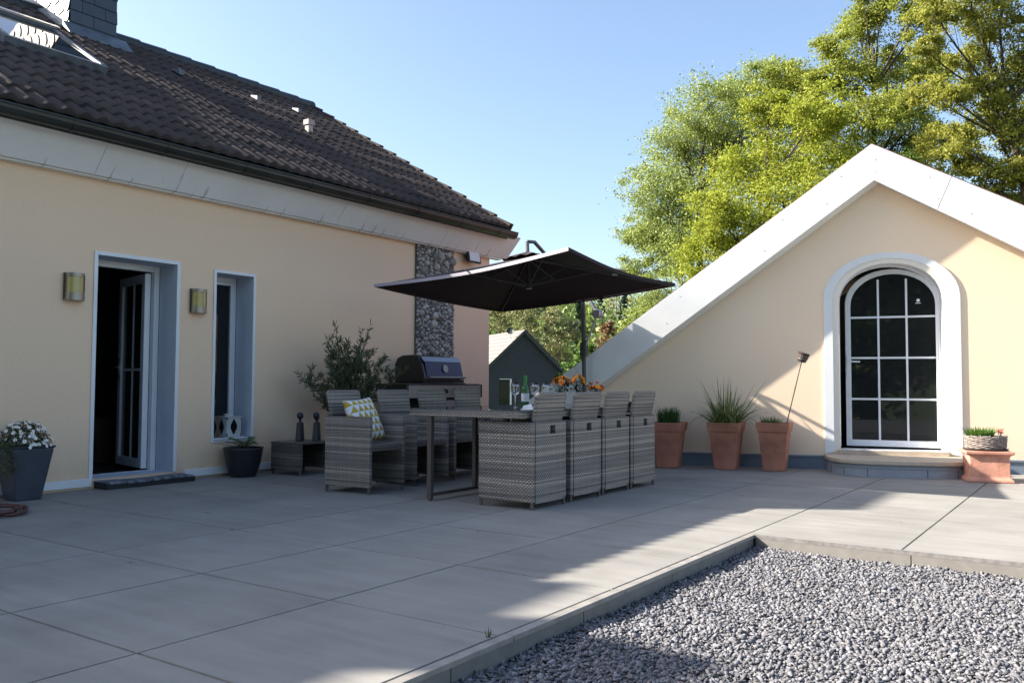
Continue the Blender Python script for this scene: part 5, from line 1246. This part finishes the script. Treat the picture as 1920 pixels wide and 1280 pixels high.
lime = [(-8.04, 23.03, 6.49, 1.21), (-7.32, 24.3, 7.63, 1.21), (-5.82, 22.93, 6.6, 1.06), (-8.08, 22.68, 5.11, 1.06), (-8.93, 22.14, 4.38, 0.82), (-6.74, 22.29, 5.48, 1.21), (-5.99, 22.13, 7.75, 0.85), (-7.62, 23.36, 8.58, 0.71), (-8.42, 21.43, 5.38, 0.78)]
oak = [(-6.35, 25.18, 10.62, 0.52), (-5.95, 26.68, 11.51, 0.77), (-5.28, 26.35, 11.87, 0.69), (-5.91, 25.77, 9.7, 0.85), (-5.14, 27.02, 10.23, 0.77), (-5.2, 25.04, 8.37, 0.93), (-4.71, 27.28, 8.47, 0.8), (-6.58, 25.19, 9.66, 0.49), (-4.55, 26.04, 8.9, 0.62), (-4.89, 27.03, 7.57, 0.69), (-5.92, 27.0, 7.79, 0.77), (-5.6, 26.2, 12.6, .6), (-4.2, 26.5, 11.3, .75), (-4.0, 26.6, 9.9, .7), (-3.9, 26.4, 12.4, .8), (-4.1, 26.2, 7.6, .65), (-7.3, 25.6, 9.6, .8), (-7.1, 25.5, 8.7, .8), (-6.6, 25.4, 8.4, .7), (-7.9, 26.0, 10.2, .7)]
bigoak = [(-3.27, 22.23, 9.8, 0.62), (-2.43, 23.76, 9.82, 0.91), (-3.49, 22.42, 8.95, 0.44), (-2.74, 23.75, 8.74, 0.67), (-1.83, 24.47, 8.51, 0.84), (-3.07, 22.61, 7.82, 0.49), (-2.2, 24.52, 7.44, 0.8), (-2.92, 23.49, 6.44, 0.52), (-1.81, 24.43, 6.22, 0.71), (-2.43, 24.18, 5.52, 0.54), (-1.32, 23.95, 9.56, 0.97), (-0.87, 25.53, 7.94, 1.17), (-1.26, 25.37, 5.52, 0.78), (-2.92, 22.61, 6.63, 0.49), (-2.0, 24.46, 5.18, 0.47), (-1.9, 23.5, 10.9, .9), (-.2, 24.6, 9.6, 1.2), (-3.3, 23.6, 7.0, .6), (-3.6, 23.2, 8.2, .5), (-2.3, 23.4, 8.0, .6), (-1.6, 23.6, 7.2, .7), (-2.6, 23.0, 10.4, .7), (-2.4, 23.8, 6.0, .6), (-1.5, 23.9, 5.9, .6)]
gz = lambda x, y: float(gh(x, y))-.05
tree('maple_tree', 'pale green maple at the left of the trees behind the annex', (-9.6, 25.0, gz(-9.6, 25)), maple, L_tree_pale, M_bark, .074, 1.45, per=140)
tree('linden_tree', 'bright lime-green tree directly behind the annex roof slope', (-7.0, 23.2, gz(-7, 23.2)), lime, L_tree_lime, M_bark, .074, 1.7, per=150)
tree('oak_tree', 'tall young-leaved oak rising above the annex ridge', (-5.3, 26.4, gz(-5.3, 26.4)), oak, L_tree_mix, M_bark, .074, 1.5, per=150, tr=.2)
tree('old_oak_tree', 'large dark-branched oak with olive new leaves at the right edge', (-.3, 24.8, gz(-.3, 24.8)), bigoak, L_tree_oak, M_bark, .074, 1.3, per=134, tr=.30, clump=.28)
low = [(-4.6, 24.6, 5.9, .8), (-3.9, 25.1, 6.3, .7), (-3.3, 24.6, 5.4, .6), (-5.4, 24.2, 5.6, .8), (-2.6, 24.9, 4.7, .55), (-4.4, 25.0, 7.0, .55)]
tree('hornbeam_tree', 'darker green tree low behind the annex ridge', (-4.3, 24.8, gz(-4.3, 24.8)), low, L_tree_green, M_bark, .074, 1.4, per=90)
sc1 = [(-33.52, 46.82, 5.08, 1.07), (-33.93, 46.76, 6.35, 1.0), (-32.6, 46.73, 5.92, 0.93), (-33.69, 47.68, 3.69, 0.86)]
sc2 = [(-30.75, 45.88, 5.26, 1.18), (-30.98, 47.48, 6.43, 0.9), (-30.38, 46.25, 3.9, 1.04), (-31.58, 46.18, 6.36, 0.83)]
sc3 = [(-31.54, 50.71, 3.77, 1.11), (-31.43, 51.59, 2.31, 1.04), (-31.56, 50.04, 5.21, 0.96), (-30.38, 50.92, 4.49, 0.89)]
gsc = 'pale scrub trees behind the slate-clad house'
tree('scrub_tree', 'pale thin-leaved tree at the left, just above the slate-clad house roof', (-33.4, 47, gz(-33.4, 47)), sc1, L_scrub, M_bark2, .16, 1, gsc, tr=.12)
tree('scrub_tree', 'pale thin-leaved tree above the peak of the slate-clad house', (-30.9, 46.4, gz(-30.9, 46.4)), sc2, L_scrub, M_bark2, .16, 1, gsc, tr=.12)
tree('scrub_tree', 'pale thin-leaved tree right of the slate-clad house gable', (-31.2, 50.8, gz(-31.2, 50.8)), sc3, L_scrub, M_bark2, .16, 1.1, gsc, tr=.12)
tree('leafy_shrub', 'bright green shrub in the gap left of the parasol post', (-8.65, 14.85, gz(-8.65, 14.85)), [(-8.73, 14.8, 1.23, 0.24), (-8.55, 14.91, 1.42, 0.22), (-8.85, 14.6, 1.05, 0.22), (-8.46, 15.0, 1.6, 0.17), (-8.8, 14.8, .8, .25)], L_lush, M_bark, .065, .9, tr=.035, per=40)
tree('russet_shrub', 'reddish-brown shrub just right of the parasol post', (-9.7, 17.6, gz(-9.7, 17.6)), [(-9.58, 17.44, 1.89, 0.27), (-9.88, 17.78, 1.53, 0.29), (-9.76, 17.35, 1.15, 0.26), (-9.64, 17.86, 2.22, 0.2), (-9.4, 17.6, 1.5, .25)], L_russet, M_bark, .07, .9, tr=.04, per=36)
tree('spruce_tree', 'dark conifer right of the parasol post, behind the bargeboard', (-14.1, 26.95, gz(-14.1, 26.95)), [(-14.24, 26.76, 2.1, 0.5), (-14.06, 26.81, 2.66, 0.4), (-14.51, 27.06, 1.46, 0.55), (-13.75, 27.23, 2.39, 0.42), (-14.0, 27, 1.5, .6)], L_spruce, M_bark, .09, 1.2, tr=.09, per=50)
# climbing greenery by the neighbour's window
tree('garden_shrub', 'dark green shrub against the slate-clad wall left of its window', (-7.15, 11.6, -.5), [(-7.2, 11.6, .5, .16), (-7.15, 11.65, .8, .10), (-7.25, 11.6, .25, .2), (-7.1, 11.55, 1.02, .06)], L_grassd, M_bark, .045, 1.0, tr=.02, per=26)

# unseen trees added behind the camera to darken what the panes mirror
for i, (x, y, r_, h, lb_) in enumerate(((7.5, -9.5, 3.2, 9, 'broad tree added behind the camera for dark reflections, the middle one'), (12.5, -8, 3.2, 9, 'broad tree added behind the camera for dark reflections, the right one'), (2.5, -12.5, 3.2, 9, 'broad tree added behind the camera for dark reflections, the left one'))):
    lb = [(x+rnd.uniform(-.5, .5)*r_, y+rnd.uniform(-.5, .5)*r_, h*.45+rnd.uniform(-.38, .45)*h, r_*rnd.uniform(.5, .75)) for _ in range(11)]
    tree('reflection_tree', lb_, (x, y, -.5), lb, L_tree_green, M_bark, .30, .9, 'trees added behind the camera for reflections', tr=.25, clump=.4, per=34)

# neighbour's house
ap = Vector((-22.272, 33.146, 3.374)); rv = Vector((.8222, .5692, 0)); fv = Vector((-.5692, .8222, 0)); gu = (rv*.94+fv*.34).normalized(); gr_d = (-rv*.34+fv*.94).normalized()
nb = thing('neighbour_house', 'slate-grey clad gabled house with pale tiled roof below the wooded hill', 'house', (ap.x, ap.y, -3.2)); NL = (ap.x, ap.y, -3.2)
def Nf(u, v, d_): p = ap+gu*u+gr_d*d_; return (p.x, p.y, ap.z+v)
SLn = .93
mb = MB(); W2 = 4.4; mb.prism([(-W2, -7), (W2, -7), (W2, -SLn*W2-.05), (0, -.06), (-W2, -SLn*W2-.05)], Nf, 0, 9); off(mb, NL).build('wall', M_dgable, nb)
mb = MB(); W3 = 4.8
mb.prism([(-W3, -SLn*W3), (-W3, -SLn*W3-.16), (0, -.16), (0, 0)], Nf, -.10, 9.2); mb.prism([(0, 0), (0, -.16), (W3, -SLn*W3-.16), (W3, -SLn*W3)], Nf, -.10, 9.2)
M_nroof = M_greytile; n_ = M_nroof.node_tree.nodes; l_ = M_nroof.node_tree.links; br_ = n_.new('ShaderNodeTexWave'); br_.wave_type = 'BANDS'; br_.bands_direction = 'Z'; br_.inputs['Scale'].default_value = 1.6; tcn = n_.new('ShaderNodeTexCoord'); l_.new(tcn.outputs['Object'], br_.inputs['Vector'])
bpn = n_.new('ShaderNodeBump'); bpn.inputs['Distance'].default_value = .05; l_.new(br_.outputs['Fac'], bpn.inputs['Height']); l_.new(bpn.outputs[0], n_['Principled BSDF'].inputs['Normal'])
nrf = off(mb, NL).build('roof', M_greytile, nb)
mb = MB(); mb.prism([(0, .03), (0, -.22), (W3, -SLn*W3-.22), (W3, -SLn*W3+.03)], Nf, -.16, -.102); mb.prism([(-W3, -SLn*W3+.0), (-W3, -SLn*W3-.13), (0, -.13), (0, 0.0)], Nf, -.13, -.103); off(mb, NL).build('verge_board', M_gutter, nb)
nw = bpy.data.objects.new('window', None); COL.objects.link(nw); nw.parent = nb
mb = MB(); u0, u1, v0, v1 = -1.20, -.62, -3.66, -2.27
mb.prism([(u0, v0), (u1, v0), (u1, v0+.07), (u0, v0+.07)], Nf, -.04, .0-.002); mb.prism([(u1-.08, v0+.07), (u1, v0+.07), (u1, v1), (u1-.08, v1)], Nf, -.04, -.002); mb.prism([(u0, v1-.03), (u1-.08, v1-.03), (u1-.08, v1), (u0, v1)], Nf, -.02, -.002)
off(mb, NL).build('frame', M_white, nw)
mb = MB(); mb.prism([(u0, v0+.07), (u1-.08, v0+.07), (u1-.08, v1-.03), (u0, v1-.03)], Nf, -.02, -.002); off(mb, NL).build('pane', M_glassdk, nw)
mb = MB(); mb.prism([(u1+.001, v0), (u1+.16, v0), (u1+.16, v1), (u1+.001, v1)], Nf, -.05, -.002); off(mb, NL).build('shutter_edge', M_blackmatte, nw)
dsh = Vector((-22.801, 32.783, 3.321)); mb = MB(); qd = Vector((.45, -.85, .3)).to_track_quat('Z', 'Y').to_matrix().to_4x4(); Mx = Matrix.Translation(dsh) @ qd
mb.lathe([(0, 0), (.10, .012), (.17, .045), (.175, .045), (.10, .02), (0, .008)], (0, 0, 0), 22, 0, Mx); off(mb, NL).build('satellite_dish', M_gutter, nrf, smooth=True)
mb = MB(); mb.tube([tuple(dsh), tuple(dsh+Vector((.02, .03, -.40)))], .018, 6); mb.tube([tuple(dsh+Vector((0, 0, -.15))), tuple(dsh+Vector((.12, -.2, -.12)))], .01, 5); off(mb, NL).build('dish_mount', M_steel, nrf)

# wooded hillside
def forest():
    Ps = []; MI = []; TB = MB()
    k = 0
    while k < 520:
        dd_ = rnd.uniform(62, 230); px_ = rnd.uniform(-.34, .34); x = fw.x/ math.hypot(fw.x, fw.y)*dd_+rt.x*px_*dd_; y = fw.y/math.hypot(fw.x, fw.y)*dd_+rt.y*px_*dd_
        k += 1; z = float(gh(x, y)); h = rnd.uniform(5, 9); r_ = rnd.uniform(1.7, 3.0); kind = rnd.choices((0, 1, 2, 3), (5, 3, 1.4, 1.6))[0]
        n = 300 if dd_ < 130 else 190
        if kind == 3: h *= 1.15; r_ *= .6
        nl = 7; cc = [np.array([rnd.gauss(0, .38)*r_, rnd.gauss(0, .38)*r_, (h*.58+rnd.uniform(-.28, .32)*h)]) for _ in range(nl)]
        idx = nr.integers(0, nl, n); P = np.array(cc)[idx]+nr.normal(size=(n, 3))*r_*.30
        if kind == 3:
            t_ = nr.random(n); a = nr.uniform(0, 6.28, n); P = np.stack([np.cos(a)*r_*(1-t_)*nr.uniform(.5, 1, n), np.sin(a)*r_*(1-t_)*nr.uniform(.5, 1, n), h*(.1+.9*t_)], 1)
        Ps.append(P+np.array([x, y, z])); MI += [kind]*n
        if rnd.random() < .5: TB.tube([(x, y, z-.5), (x+rnd.uniform(-.3, .3), y, z+h*.8)], [.14, .04], 4)
    P = np.concatenate(Ps); n = len(P); N = rdir(n, (0, -.2, .7)); V, F = cards(P, N, np.cross(N, rdir(n)), nr.uniform(.35, .75, n), nr.uniform(.25, .5, n))
    Vt = np.array(TB.v); Ft = np.array([f for f in TB.f if len(f) == 4])
    o = npmesh('wooded_hillside', np.concatenate([V, Vt]), np.concatenate([F, Ft+len(V)]), [L_forest, L_tree_green, L_scrub, L_spruce, M_bark2], mi=MI+[4]*len(Ft))
    tag(o, 'spring woodland of mixed greens covering the hillside beyond the houses', 'forest', kind='stuff')
forest()
